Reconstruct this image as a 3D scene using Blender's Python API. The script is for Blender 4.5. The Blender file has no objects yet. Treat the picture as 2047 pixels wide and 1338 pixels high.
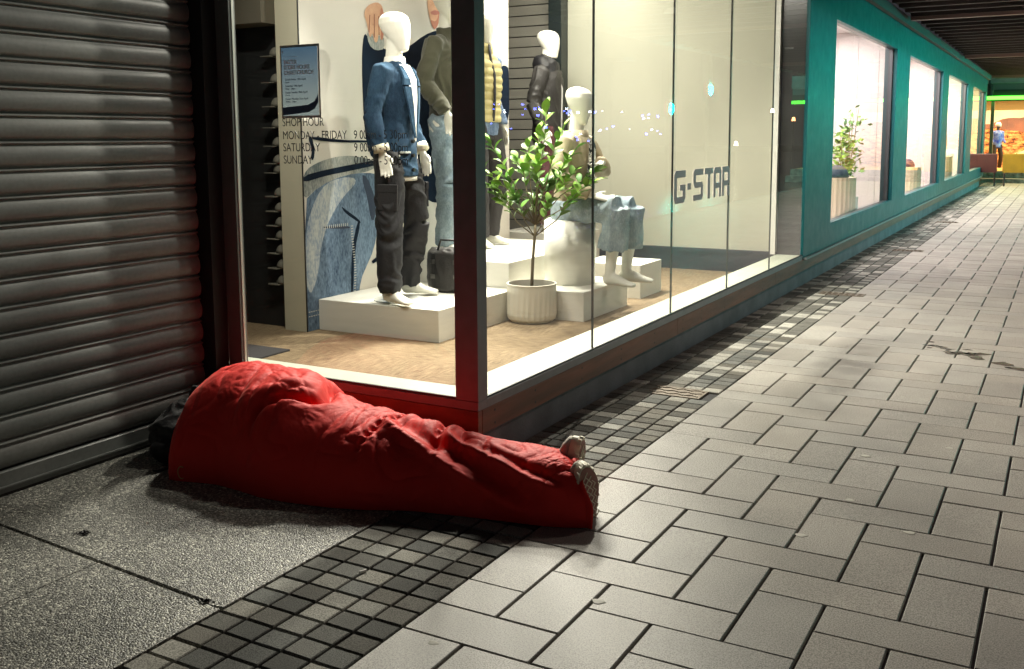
import bpy, bmesh, math, random
import numpy as np
from mathutils import Vector, Matrix, noise as mn
random.seed(7)
S = bpy.context.scene
C = S.collection
rad = math.radians

# ------------------------------------------------------------------ camera, world, exposure
cam_d = bpy.data.cameras.new('camera'); cam = bpy.data.objects.new('camera', cam_d); C.objects.link(cam)
cam_d.sensor_width = 36.0; cam_d.lens = 1975.65 / 2047 * 36.0
cam_d.shift_y = -(669 - 519.6) / 2047
cam_d.clip_start = 0.05; cam_d.clip_end = 400
R_ = Vector((0.87190472, 0.4896403, -0.00587683)); U_ = Vector((-0.05506095, 0.10995852, 0.9924099)); F_ = Vector((-0.48657009, 0.8649633, -0.12283341))
M = Matrix.Identity(4)
for i in range(3):
    M[i][0] = R_[i]; M[i][1] = U_[i]; M[i][2] = -F_[i]
M[0][3], M[1][3], M[2][3] = 1.3455, -2.9801, 1.3470
cam.matrix_world = M
S.camera = cam
W = bpy.data.worlds.new('World'); S.world = W; W.use_nodes = True
bg = W.node_tree.nodes['Background']; bg.inputs[0].default_value = (0.34, 0.31, 0.35, 1); bg.inputs[1].default_value = 0.075
S.view_settings.view_transform = 'Standard'; S.view_settings.look = 'None'
S.view_settings.exposure = 0.3; S.view_settings.gamma = 1.0; S.view_settings.use_curve_mapping = False
try:
    S.cycles.max_bounces = 7; S.cycles.transparent_max_bounces = 16; S.cycles.sample_clamp_indirect = 30.0
    S.cycles.use_denoising = True; S.cycles.caustics_reflective = False; S.cycles.caustics_refractive = False
except Exception:
    pass

# ------------------------------------------------------------------ materials
MATS = {}
def nodes_of(name):
    m = bpy.data.materials.new(name); m.use_nodes = True
    nt = m.node_tree; b = nt.nodes['Principled BSDF']
    return m, nt, b
def N(nt, t, **kw):
    n = nt.nodes.new(t)
    for k, v in kw.items():
        if k in n.inputs: n.inputs[k].default_value = v
        else: setattr(n, k, v)
    return n
def L(nt, a, ao, b, bi): nt.links.new(a.outputs[ao], b.inputs[bi])
def mat(name, col, rough=0.6, metal=0.0, var=0.0, vscale=6.0, bump=0.0, bscale=60.0, coat=0.0, spec=0.5, col2=None,
        stretch=None, rnd=0.0, objcol=False, speck=0.0, sscale=300.0, emit=None, estr=0.0, detail=4.0, trans=0.0, sheen=0.0, bdist=0.01, island=0.0):
    if name in MATS: return MATS[name]
    m, nt, b = nodes_of(name)
    tc = N(nt, 'ShaderNodeTexCoord'); src = ('Object', tc)
    geo = N(nt, 'ShaderNodeNewGeometry')
    vec = geo, 'Position'
    if stretch:
        mp = N(nt, 'ShaderNodeMapping'); mp.inputs['Scale'].default_value = stretch
        L(nt, geo, 'Position', mp, 'Vector'); vec = mp, 'Vector'
    base = (*col, 1)
    colout = None
    rgb = N(nt, 'ShaderNodeRGB'); rgb.outputs[0].default_value = base; colout = (rgb, 0)
    if col2 is not None or var > 0:
        no = N(nt, 'ShaderNodeTexNoise'); no.inputs['Scale'].default_value = vscale; no.inputs['Detail'].default_value = detail
        L(nt, vec[0], vec[1], no, 'Vector')
        rp = N(nt, 'ShaderNodeMapRange'); rp.inputs['From Min'].default_value = 0.32; rp.inputs['From Max'].default_value = 0.68
        L(nt, no, 'Fac', rp, 'Value')
        mx = N(nt, 'ShaderNodeMix', data_type='RGBA')
        c2 = col2 if col2 is not None else tuple(c * (1 - var) for c in col)
        mx.inputs[6].default_value = base; mx.inputs[7].default_value = (*c2, 1)
        L(nt, rp, 'Result', mx, 0); colout = (mx, 2)
    if speck > 0:
        vo = N(nt, 'ShaderNodeTexNoise'); vo.inputs['Scale'].default_value = sscale; vo.inputs['Detail'].default_value = 2
        L(nt, geo, 'Position', vo, 'Vector')
        rp2 = N(nt, 'ShaderNodeMapRange'); rp2.inputs['From Min'].default_value = 0.36; rp2.inputs['From Max'].default_value = 0.60
        rp2.inputs['To Min'].default_value = 1 - speck; rp2.inputs['To Max'].default_value = 1 + speck * 0.55
        L(nt, vo, 'Fac', rp2, 'Value')
        hs = N(nt, 'ShaderNodeVectorMath', operation='SCALE'); L(nt, colout[0], colout[1], hs, 0); L(nt, rp2, 'Result', hs, 'Scale')
        colout = (hs, 0)
    if objcol:
        oc = N(nt, 'ShaderNodeObjectInfo'); mc = N(nt, 'ShaderNodeVectorMath', operation='MULTIPLY'); L(nt, colout[0], colout[1], mc, 0); L(nt, oc, 'Color', mc, 1); colout = (mc, 0)
    if rnd > 0 or island > 0:
        oi = N(nt, 'ShaderNodeObjectInfo')
        ad = N(nt, 'ShaderNodeMath', operation='ADD'); L(nt, oi, 'Random', ad, 0); L(nt, geo, 'Random Per Island', ad, 1)
        fr = N(nt, 'ShaderNodeMath', operation='FRACT'); L(nt, ad, 0, fr, 0)
        rp3 = N(nt, 'ShaderNodeMapRange'); rp3.inputs['To Min'].default_value = 1 - rnd; rp3.inputs['To Max'].default_value = 1 + rnd
        L(nt, fr, 0, rp3, 'Value')
        hs = N(nt, 'ShaderNodeVectorMath', operation='SCALE'); L(nt, colout[0], colout[1], hs, 0); L(nt, rp3, 'Result', hs, 'Scale')
        colout = (hs, 0)
        if island > 0:      # a share of the pieces is pale
            gt = N(nt, 'ShaderNodeMath', operation='GREATER_THAN'); gt.inputs[1].default_value = 1 - island; L(nt, fr, 0, gt, 0)
            mi = N(nt, 'ShaderNodeMath', operation='MULTIPLY_ADD'); mi.inputs[1].default_value = 1.15; mi.inputs[2].default_value = 1.0; L(nt, gt, 0, mi, 0)
            hs2 = N(nt, 'ShaderNodeVectorMath', operation='SCALE'); L(nt, colout[0], colout[1], hs2, 0); L(nt, mi, 0, hs2, 'Scale')
            colout = (hs2, 0)
    L(nt, colout[0], colout[1], b, 'Base Color')
    b.inputs['Roughness'].default_value = rough; b.inputs['Metallic'].default_value = metal
    b.inputs['Specular IOR Level'].default_value = spec
    if coat: b.inputs['Coat Weight'].default_value = coat; b.inputs['Coat Roughness'].default_value = 0.12
    if sheen: b.inputs['Sheen Weight'].default_value = sheen
    if emit: b.inputs['Emission Color'].default_value = (*emit, 1); b.inputs['Emission Strength'].default_value = estr
    if trans: b.inputs['Transmission Weight'].default_value = trans
    if bump > 0:
        nb = N(nt, 'ShaderNodeTexNoise'); nb.inputs['Scale'].default_value = bscale; nb.inputs['Detail'].default_value = 5
        L(nt, vec[0], vec[1], nb, 'Vector')
        bp = N(nt, 'ShaderNodeBump'); bp.inputs['Strength'].default_value = bump; bp.inputs['Distance'].default_value = bdist
        L(nt, nb, 'Fac', bp, 'Height'); L(nt, bp, 'Normal', b, 'Normal')
        rr = N(nt, 'ShaderNodeMapRange'); rr.inputs['To Min'].default_value = max(0, rough - 0.12); rr.inputs['To Max'].default_value = min(1, rough + 0.12)
        L(nt, nb, 'Fac', rr, 'Value'); L(nt, rr, 'Result', b, 'Roughness')
    MATS[name] = m
    return m

def glass_mat(name, tint=(0.965, 0.97, 0.955), ior=1.5, boost=1.0):
    if name in MATS: return MATS[name]
    m = bpy.data.materials.new(name); m.use_nodes = True; nt = m.node_tree
    for n in list(nt.nodes):
        if n.type != 'OUTPUT_MATERIAL': nt.nodes.remove(n)
    out = nt.nodes['Material Output']
    tr = N(nt, 'ShaderNodeBsdfTransparent'); tr.inputs[0].default_value = (*tint, 1)
    gl = N(nt, 'ShaderNodeBsdfGlossy'); gl.inputs['Roughness'].default_value = 0.004
    fr = N(nt, 'ShaderNodeFresnel'); fr.inputs['IOR'].default_value = ior
    mx = N(nt, 'ShaderNodeMixShader')
    # faint smears on the pane
    geo = N(nt, 'ShaderNodeNewGeometry')
    ff = N(nt, 'ShaderNodeMath', operation='SUBTRACT'); ff.inputs[0].default_value = 1.0; L(nt, geo, 'Backfacing', ff, 1)
    mu = N(nt, 'ShaderNodeMath', operation='MULTIPLY'); L(nt, fr, 0, mu, 0); L(nt, ff, 0, mu, 1)
    L(nt, mu, 0, mx, 0); L(nt, tr, 0, mx, 1); L(nt, gl, 0, mx, 2); L(nt, mx, 0, out, 'Surface')
    MATS[name] = m
    return m

def denim_mat(name, c1, c2, sc=9.0):
    m, nt, b = nodes_of(name)
    geo = N(nt, 'ShaderNodeNewGeometry')
    mp = N(nt, 'ShaderNodeMapping'); mp.inputs['Scale'].default_value = (1, 1, 0.45); L(nt, geo, 'Position', mp, 'Vector')
    n1 = N(nt, 'ShaderNodeTexNoise'); n1.inputs['Scale'].default_value = sc; n1.inputs['Detail'].default_value = 6; n1.inputs['Roughness'].default_value = 0.65
    L(nt, mp, 'Vector', n1, 'Vector')
    n2 = N(nt, 'ShaderNodeTexNoise'); n2.inputs['Scale'].default_value = sc * 16; n2.inputs['Detail'].default_value = 3
    L(nt, mp, 'Vector', n2, 'Vector')
    ad = N(nt, 'ShaderNodeMath', operation='MULTIPLY_ADD'); ad.inputs[1].default_value = 0.45; L(nt, n2, 'Fac', ad, 0); L(nt, n1, 'Fac', ad, 2)
    rp = N(nt, 'ShaderNodeMapRange'); rp.inputs['From Min'].default_value = 0.52; rp.inputs['From Max'].default_value = 0.92; L(nt, ad, 0, rp, 'Value')
    mx = N(nt, 'ShaderNodeMix', data_type='RGBA'); mx.inputs[6].default_value = (*c1, 1); mx.inputs[7].default_value = (*c2, 1)
    L(nt, rp, 'Result', mx, 0); L(nt, mx, 2, b, 'Base Color'); b.inputs['Roughness'].default_value = 0.9
    b.inputs['Specular IOR Level'].default_value = 0.2
    bp = N(nt, 'ShaderNodeBump'); bp.inputs['Strength'].default_value = 0.3; bp.inputs['Distance'].default_value = 0.003; L(nt, ad, 0, bp, 'Height'); L(nt, bp, 'Normal', b, 'Normal')
    MATS[name] = m
    return m

# ------------------------------------------------------------------ object helpers
def tag(o, label=None, cat=None, group=None, kind=None):
    if label: o['label'] = label
    if cat: o['category'] = cat
    if group: o['group'] = group
    if kind: o['kind'] = kind
    return o
def empty(name, loc=(0, 0, 0), rz=0, label=None, cat=None, group=None, kind=None):
    o = bpy.data.objects.new(name, None); C.objects.link(o); o.location = loc; o.rotation_euler = (0, 0, rz)
    o.empty_display_size = 0.1
    return tag(o, label, cat, group, kind)
class MB:
    def __init__(s): s.v = []; s.f = []; s.m = []
    def add(s, vs, fs, mi=0):
        k = len(s.v); s.v += [tuple(v) for v in vs]; s.f += [tuple(i + k for i in f) for f in fs]; s.m += [mi] * len(fs); return s
    def box(s, x0, x1, y0, y1, z0, z1, mi=0):
        return s.add([(x0, y0, z0), (x1, y0, z0), (x1, y1, z0), (x0, y1, z0), (x0, y0, z1), (x1, y0, z1), (x1, y1, z1), (x0, y1, z1)],
                     [(0, 3, 2, 1), (4, 5, 6, 7), (0, 1, 5, 4), (1, 2, 6, 5), (2, 3, 7, 6), (3, 0, 4, 7)], mi)
    def bbox(s, x0, x1, y0, y1, z0, z1, b=0.003, mi=0):
        # box with chamfered top edges (12+ faces)
        vs = [(x0, y0, z0), (x1, y0, z0), (x1, y1, z0), (x0, y1, z0), (x0, y0, z1 - b), (x1, y0, z1 - b), (x1, y1, z1 - b), (x0, y1, z1 - b),
              (x0 + b, y0 + b, z1), (x1 - b, y0 + b, z1), (x1 - b, y1 - b, z1), (x0 + b, y1 - b, z1)]
        fs = [(0, 1, 5, 4), (1, 2, 6, 5), (2, 3, 7, 6), (3, 0, 4, 7), (4, 5, 9, 8), (5, 6, 10, 9), (6, 7, 11, 10), (7, 4, 8, 11), (8, 9, 10, 11)]
        return s.add(vs, fs, mi)
    def loft(s, rings, caps=True, mi=0, closed=True):
        n = len(rings[0]); k = len(s.v)
        vs = [p for r in rings for p in r]; fs = []
        for i in range(len(rings) - 1):
            for j in range(n if closed else n - 1):
                a = i * n + j; b2 = i * n + (j + 1) % n
                fs.append((a, b2, b2 + n, a + n))
        if caps and closed:
            fs.append(tuple(range(n))[::-1]); fs.append(tuple((len(rings) - 1) * n + j for j in range(n)))
        return s.add(vs, fs, mi)
    def limb(s, pts, side=(0, 1, 0), n=14, mi=0):
        # pts: (x,y,z,a,b): a along side, b across
        P = [Vector(p[:3]) for p in pts]; rings = []
        for i, p in enumerate(pts):
            t = (P[min(i + 1, len(P) - 1)] - P[max(i - 1, 0)]).normalized()
            A = Vector(side) - t * t.dot(Vector(side))
            if A.length < 1e-3: A = Vector((1, 0, 0)) - t * t.x
            A.normalize(); B = t.cross(A)
            rings.append([P[i] + A * (p[3] * math.cos(2 * math.pi * j / n)) + B * (p[4] * math.sin(2 * math.pi * j / n)) for j in range(n)])
        return s.loft(rings, True, mi)
    def cyl(s, c, r, z0, z1, n=24, mi=0, r1=None):
        r1 = r if r1 is None else r1
        return s.loft([[(c[0] + q * math.cos(2 * math.pi * j / n), c[1] + q * math.sin(2 * math.pi * j / n), z) for j in range(n)] for q, z in ((r, z0), (r1, z1))], True, mi)
    def build(s, name, m, parent=None, smooth=False, label=None, cat=None, group=None, kind=None, loc=None):
        me = bpy.data.meshes.new(name)
        off = Vector(loc) if loc is not None else Vector((0, 0, 0))
        me.from_pydata([tuple(Vector(v) - off) for v in s.v], [], s.f)
        for mm in (m if isinstance(m, (list, tuple)) else [m]): me.materials.append(mm)
        if any(s.m): me.polygons.foreach_set('material_index', s.m)
        if smooth: me.polygons.foreach_set('use_smooth', [True] * len(me.polygons))
        me.update()
        o = bpy.data.objects.new(name, me); C.objects.link(o)
        if loc is not None: o.location = loc
        if parent: o.parent = parent
        return tag(o, label, cat, group, kind)
def link_copy(me, name, loc, parent=None, rot=(0, 0, 0), scale=(1, 1, 1)):
    o = bpy.data.objects.new(name, me); C.objects.link(o); o.location = loc; o.rotation_euler = rot; o.scale = scale
    if parent: o.parent = parent
    return o
def remesh(mb, voxel, smooth_it=4, disp=None, name='tmp'):
    me = bpy.data.meshes.new(name); me.from_pydata(mb.v, [], mb.f); me.update()
    bm = bmesh.new(); bm.from_mesh(me); bmesh.ops.recalc_face_normals(bm, faces=bm.faces); bm.to_mesh(me); bm.free()
    o = bpy.data.objects.new(name, me); C.objects.link(o)
    r = o.modifiers.new('r', 'REMESH'); r.mode = 'VOXEL'; r.voxel_size = voxel; r.use_smooth_shade = True
    if smooth_it:
        q = o.modifiers.new('s', 'SMOOTH'); q.factor = 0.5; q.iterations = smooth_it
    dg = bpy.context.evaluated_depsgraph_get()
    me2 = bpy.data.meshes.new_from_object(o.evaluated_get(dg))
    bpy.data.objects.remove(o); bpy.data.meshes.remove(me)
    if disp:
        n = len(me2.vertices); co = np.empty(n * 3); me2.vertices.foreach_get('co', co); co = co.reshape(-1, 3)
        nr = np.empty(n * 3); me2.vertices.foreach_get('normal', nr); nr = nr.reshape(-1, 3)
        d = np.array([disp(Vector(c)) for c in co]); co = co + nr * d[:, None]
        me2.vertices.foreach_set('co', co.ravel()); me2.update()
    me2.polygons.foreach_set('use_smooth', [True] * len(me2.polygons))
    me2.materials.clear()
    return me2
def link_mesh(me, name, m, parent=None, **kw):
    me.materials.clear(); me.materials.append(m); me.name = name
    o = bpy.data.objects.new(name, me); C.objects.link(o)
    if parent: o.parent = parent
    return tag(o, **kw)
def folds(amp=0.006, fx=14.0, fz=5.0, seed=0.0, fine=0.0015):
    def f(p):
        q = Vector((p.x * fx, p.y * fx, p.z * fz + 3 * mn.noise(Vector((p.x * 4, p.y * 4, p.z * 4 + seed))))) + Vector((seed, seed * 2, 0))
        a = mn.noise(q); a = 1 - abs(a) * 2.2
        return amp * (a - 0.5) + fine * mn.noise(Vector((p.x, p.y, p.z)) * 60)
    return f

# ------------------------------------------------------------------ ground
GR = mat('grout_dark', (0.02, 0.02, 0.021), 0.85, bump=0.3, bscale=120)
PAV_A = dict(col=(0.335, 0.320, 0.288), rough=0.52, var=0.26, vscale=2.2, speck=0.45, sscale=230, bump=0.35, bscale=260, bdist=0.0016, spec=0.35)
PAV = mat('paver_concrete_far', rnd=.09, **PAV_A); PAVP = mat('paver_concrete', objcol=True, **PAV_A)
BND_A = dict(col=(0.15, 0.148, 0.132), rough=0.75, var=0.2, vscale=8, speck=0.5, sscale=260, bump=0.6, bscale=250, bdist=0.002, spec=.12)
BAND = mat('band_stone_far', rnd=.34, island=.3, **BND_A); BANDP = mat('band_stone', objcol=True, **BND_A)
def tone(a, b, warm=.02):
    v = random.uniform(a, b); w_ = random.uniform(-warm, warm); return (v * (1 + w_), v, v * (1 - w_), 1)
WY, WX, SM = 0.17347, 0.2, 0.086735
g = MB(); g.box(-0.72, 3.2, -6.5, 28.2, -0.3, -0.012)
pav = g.build('pavement', GR, kind='structure', label='pale concrete pavers laid in herringbone along the shop fronts')
gj = 0.0055; gx = 0.009; gy = 0.0042
def paver_mesh(w, l, b=0.0028):
    m_ = MB(); m_.bbox(-w / 2, w / 2, -l / 2, l / 2, -0.03, 0, b); return m_
def mesh_of(mb, name, m):
    me = bpy.data.meshes.new(name); me.from_pydata(mb.v, [], mb.f); me.materials.append(m); me.update(); return me
pm_h = mesh_of(paver_mesh(2 * WX - gx, WY - gy), 'paver_wide', PAVP)
pm_v = mesh_of(paver_mesh(WX - gx, 2 * WY - gy), 'paver_long', PAVP)
pm_c = mesh_of(paver_mesh(WX - gx, WY - gy), 'paver_cut', PAVP)
cells = []
for i in range(-1, 16):
    for j in range(-34, 160):
        s_ = (i + j) % 4
        if s_ == 2:
            cells.append((i + 1, j + 0.5, 'h', i, j)) if i + 1 < 16 else None
        if s_ == 0: cells.append((i + 0.5, j + 1, 'v', i, j))
        if i == -1 and s_ == 3: cells.append((i + 0.5, j + 0.5, 'c', i, j))
def seen_rank(x, y):
    # distance from the viewpoint along the pavement, things well to the right of it come last
    return math.hypot(x - 1.3, y + 3.0) + (50 if (x > 2.2 or y < -2.2) else 0) + max(0, x - (1.35 - 0.03 * (y + 3))) * 6
cells.sort(key=lambda c: seen_rank(c[0] * WX, c[1] * WY))
rest = MB()
for k, (ci, cj, t, i, j) in enumerate(cells):
    x, y = ci * WX, cj * WY
    dz = random.uniform(-0.0012, 0.0008)
    if k < 292:
        o = link_copy({'h': pm_h, 'v': pm_v, 'c': pm_c}[t], 'paver', (x, y, dz), pav, rot=(random.uniform(-.004, .004), random.uniform(-.003, .003), random.uniform(-.004, .004))); o.color = tone(.90, 1.12, .015)
    else:
        w, l = {'h': (2 * WX, WY), 'v': (WX, 2 * WY), 'c': (WX, WY)}[t]
        w -= gx; l -= gy
        rest.bbox(x - w / 2, x + w / 2, y - l / 2, y + l / 2, -0.03, dz, 0.003)
o = rest.build('far_pavers', PAV, pav, kind='stuff')

# band of small setts against the wall
gb = MB(); gb.box(-0.7215, -0.2002, -6.5, 28.2, -0.05, -0.0105)
band = gb.build('paver_band', GR, kind='structure', label='band of small dark and pale setts beside the concrete slab and plinth')
sm = mesh_of(paver_mesh(0.104 - 0.008, SM - 0.008, 0.003), 'sett', BANDP)
setts = []
for i in range(5):
    for j in range(-60, 322):
        x = -0.72 + 0.104 * (i + 0.5); y = SM * (j + 0.5)
        if 1.83 < y < 2.03 and x > -0.56: continue
        setts.append((math.hypot(x - 1.3, y + 3.0) + (40 if y < -1.6 else 0), x, y))
setts.sort(); rest = MB()
for k, (d, x, y) in enumerate(setts):
    if k < 292:
        o = link_copy(sm, 'sett', (x + random.uniform(-.0015, .0015), y + random.uniform(-.001, .001), random.uniform(-.002, .0005)), band,
                  rot=(random.uniform(-.008, .008), random.uniform(-.008, .008), random.uniform(-.012, .012))); o.color = tone(1.7, 2.3) if random.random() < .3 else tone(.55, 1.2, .05)
    else:
        w, l = 0.095, SM - 0.009
        rest.bbox(x - w / 2, x + w / 2, y - l / 2, y + l / 2, -0.03, random.uniform(-.002, .0005), 0.003)
rest.build('far_setts', BAND, band, kind='stuff')

# exposed aggregate slab of the recess
def aggregate():
    m, nt, b = nodes_of('exposed_aggregate')
    geo = N(nt, 'ShaderNodeNewGeometry')
    vo = N(nt, 'ShaderNodeTexVoronoi'); vo.inputs['Scale'].default_value = 170; L(nt, geo, 'Position', vo, 'Vector')
    rp = N(nt, 'ShaderNodeValToRGB'); cr = rp.color_ramp
    cr.elements[0].position = 0.0; cr.elements[0].color = (0.06, 0.06, 0.055, 1)
    cr.elements[1].position = 1.0; cr.elements[1].color = (0.80, 0.78, 0.68, 1)
    e = cr.elements.new(0.45); e.color = (0.19, 0.19, 0.17, 1); e = cr.elements.new(0.8); e.color = (0.36, 0.355, 0.315, 1)
    sx = N(nt, 'ShaderNodeSeparateColor'); L(nt, vo, 'Color', sx, 0); L(nt, sx, 0, rp, 0)
    no = N(nt, 'ShaderNodeTexNoise'); no.inputs['Scale'].default_value = 1.8; no.inputs['Detail'].default_value = 6; L(nt, geo, 'Position', no, 'Vector')
    mr = N(nt, 'ShaderNodeMapRange'); mr.inputs['From Min'].default_value = .3; mr.inputs['From Max'].default_value = .7; mr.inputs['To Min'].default_value = 0.55; mr.inputs['To Max'].default_value = 1.15; L(nt, no, 'Fac', mr, 'Value')
    sc = N(nt, 'ShaderNodeVectorMath', operation='SCALE'); L(nt, rp, 0, sc, 0); L(nt, mr, 0, sc, 'Scale'); L(nt, sc, 0, b, 'Base Color')
    bp = N(nt, 'ShaderNodeBump'); bp.inputs['Strength'].default_value = 0.9; bp.inputs['Distance'].default_value = 0.003
    iv = N(nt, 'ShaderNodeMath', operation='MULTIPLY'); iv.inputs[1].default_value = -1.0; L(nt, vo, 'Distance', iv, 0); L(nt, iv, 0, bp, 'Height'); L(nt, bp, 'Normal', b, 'Normal')
    b.inputs['Roughness'].default_value = 0.42
    return m
AGG = aggregate()
sb = MB(); sb.box(-2.6, -0.7235, -6.5, 0.5, -0.3, -0.016)
slab = sb.build('recess_floor', GR, kind='structure', label='speckled exposed aggregate floor of the recess in front of the shutter')
def slab_piece(poly, label=None):
    z0, z1 = -0.05, 0.0; b = 0.003
    cx = sum(p[0] for p in poly) / len(poly); cy = sum(p[1] for p in poly) / len(poly)
    n = len(poly); top = []
    for (x, y) in poly:
        d = Vector((cx - x, cy - y)).normalized() * b * 1.4; top.append((x + d.x, y + d.y, z1))
    rings = [[(x, y, z0) for x, y in poly], [(x, y, z1 - b) for x, y in poly], top]
    m_ = MB(); m_.loft(rings, True); return m_.build('slab_panel', AGG, slab)
jy0, jy1 = -0.937, -1.0175   # joint from (-1.9,-.937) to (-.72,-1.017)
slab_piece([(-2.6, -0.893), (-1.322, -0.981), (-1.322, 0.5), (-2.6, 0.5)])
slab_piece([(-1.318, -0.981), (-0.805, -1.0155), (-0.782, -1.035), (-0.7235, -1.024), (-0.7235, 0.5), (-1.318, 0.5)])
slab_piece([(-2.6, -6.5), (-1.307, -6.5), (-1.307, -0.990), (-2.6, -0.902)])
slab_piece([(-1.303, -6.5), (-0.7235, -6.5), (-0.7235, -1.031), (-1.303, -0.990)])
# litter: a dark leaf clump in the joint, a tiny dry leaf
def litter(x, y, r, m, name, label, cat, flat=0.5, n=9, seed=1):
    rnd = random.Random(seed); b = MB()
    for k in range(n):
        a = rnd.uniform(0, 6.28); d = r * rnd.random(); w = r * rnd.uniform(.25, .6); th = rnd.uniform(0, 6.28)
        cx, cy = x + d * math.cos(a), y + d * flat * math.sin(a)
        ca, sa = math.cos(th), math.sin(th); h = 0.004 + rnd.random() * 0.008
        b.add([(cx - w * ca, cy - w * sa, 0.003), (cx - .4 * w * sa, cy + .4 * w * ca, h), (cx + w * ca, cy + w * sa, 0.004), (cx + .4 * w * sa, cy - .4 * w * ca, h * .6)], [(0, 1, 2, 3)])
    return b.build(name, m, label=label, cat=cat)
DARKLEAF = mat('wet_leaf', (0.012, 0.01, 0.008), 0.5)
litter(-1.56, -0.86, 0.035, DARKLEAF, 'dead_leaf', 'small dark clump of wet leaf lying on the speckled floor by the joint', 'leaf', seed=3)
litter(-0.79, -1.02, 0.03, DARKLEAF, 'dead_leaf', 'dark debris caught at the chipped corner of the slab joint', 'debris', seed=5)
litter(-1.42, -0.70, 0.010, mat('dry_leaf', (0.32, 0.12, 0.05), 0.7), 'dry_leaf', 'tiny orange-brown dry leaf on the speckled floor', 'leaf', n=4, seed=8)
cb = MB(); cb.limb([(-0.515, -0.655, 0.0045, .004, .004), (-0.505, -0.633, 0.0045, .004, .004)]); cb.build('cigarette_butt', mat('butt', (0.85, 0.83, 0.78), 0.8), label='white cigarette butt lying on the small dark setts', cat='cigarette butt')
GUM = mat('gum', (0.42, 0.41, 0.36), 0.7)
GL_ = ['pale gum spot on the paver below and right of the trainers', 'pale gum spot lowest in the photo, right of the dark setts', 'pale gum spot farthest up the pavement on the right side', 'pale gum spot in the middle right, right of the sparkling pavers', 'small oval gum spot right of the wet splashes', 'pale gum spot nearest the right edge of the photo', 'pale gum spot on the paver beside the brightest reflections']
for q, (x, y, w) in enumerate([(0.215, -0.47, .02), (-0.075, -0.90, .016), (0.66, 1.28, .02), (0.70, 0.72, .017), (0.96, 1.56, .016), (0.94, 0.50, .02), (0.62, 0.30, .02)]):
    b = MB(); b.loft([[(x + w * s2 * (1 + .25 * math.sin(3 * a + q)) * math.cos(a), y + w * .8 * s2 * math.sin(a), z) for a in [2 * math.pi * k / 14 for k in range(14)]] for s2, z in ((1, 0.0004), (.9, .0010), (.4, .0013))], True)
    b.build('gum_spot', GUM, smooth=True, label=GL_[q], cat='gum spot', group='gum spots on the pavers')

# cast drain covers in the band
IRON = mat('cast_iron_worn', (0.20, 0.165, 0.125), 0.55, metal=0.3, var=0.3, vscale=20, bump=.4, bscale=200)
def drain(x0, x1, y0, y1, label):
    r = empty('drain_cover', ((x0 + x1) / 2, (y0 + y1) / 2, 0), label=label, cat='drain cover', group='drain covers in the sett band')
    ox, oy = (x0 + x1) / 2, (y0 + y1) / 2
    b = MB(); b.box(x0 - ox, x1 - ox, y0 - oy, y1 - oy, -0.03, -0.001); b.build('plate', IRON, r)
    b = MB()
    nx, ny = 7, 3
    for i in range(nx):
        for j in range(ny):
            cx = x0 - ox + (x1 - x0) * (i + .5) / nx; cy = y0 - oy + (y1 - y0) * (j + .5) / ny
            th = 0.6 if (i + j) % 2 else -0.5
            ca, sa = math.cos(th), math.sin(th); w, l = .005, .019
            pts = [(cx + u * ca * l - v * sa * w, cy + u * sa * l + v * ca * w) for u, v in ((-1, -1), (1, -1), (1, 1), (-1, 1))]
            b.loft([[(*p_, -0.001) for p_ in pts], [(*p_, 0.003) for p_ in pts]])
    b.build('raised_tread', IRON, r, kind='stuff')
    b = MB()
    for (a0, a1, c0, c1) in ((x0, x1, y0 - .012, y0 - .002), (x0, x1, y1 + .002, y1 + .012), (x1 + .002, x1 + .014, y0 - .012, y1 + .012)):
        b.box(a0 - ox, a1 - ox, c0 - oy, c1 - oy, -.03, -.0003)
    b.build('rim', IRON, r)
drain(-0.55, -0.275, 1.845, 2.005, 'rusty cast drain cover nearest the sleeping bag, in the setts beside the plinth')
b_ = [(-.47, -.12, 5.62, 5.74, 'cast drain cover beside the end of the big shop window'), (-.42, -.1, 9.3, 9.42, 'cast drain cover beside the first window in the teal wall'), (-.42, -.12, 13.6, 13.75, 'far cast drain cover beside the second window in the teal wall')]
for a in b_: 
    r = drain(a[0], a[1], a[2], a[3], a[4])
# lift the farther covers above the setts
for o in C.objects:
    if o.name.startswith('drain_cover') and o.location.y > 3: o.location.z = 0.004
# wet patches
PUD = mat('water_film', (0.10, 0.085, 0.075), 0.25, spec=0.6)
b = MB(); rn = random.Random(4)
for k in range(26):
    t3 = rn.random(); cx = .62 + .55 * t3 + rn.gauss(0, .03); cy = 3.80 - .42 * t3 + rn.gauss(0, .05); w = rn.uniform(.008, .07) * (.5 + .6 * t3); h = w * rn.uniform(.4, 1.0)
    ring = [(cx + w * (1 + .4 * math.sin(2 * a + k)) * math.cos(a), cy + h * (1 + .3 * math.cos(3 * a + k)) * math.sin(a), .0016) for a in [2 * math.pi * q / 16 for q in range(16)]]
    b.add(ring, [tuple(range(16))])
b.build('water', PUD, kind='stuff', label='scattered wet splashes on the pale pavers at the right')

# kerb and wet road, seen mirrored in the shop glass
b = MB(); b.bbox(3.2, 3.35, -6.5, 60, -0.3, 0.0, .01); b.build('kerb', mat('kerb_stone', (.2, .2, .19), .7, var=.3), kind='structure')
b = MB(); b.add([(3.35, -6.5, -.12), (30, -6.5, -.12), (30, 90, -.12), (3.35, 90, -.12)], [(0, 1, 2, 3)])
b.build('road', mat('wet_asphalt', (.03, .03, .032), .17, var=.4, vscale=1.5, bump=.12, bscale=20, bdist=.02), kind='structure')
b = MB(); b.add([(-60, -60, -.31), (60, -60, -.31), (60, 160, -.31), (-60, 160, -.31)], [(0, 1, 2, 3)])
b.build('ground', mat('ground_dark', (.04, .04, .04), .8), kind='structure')

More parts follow.
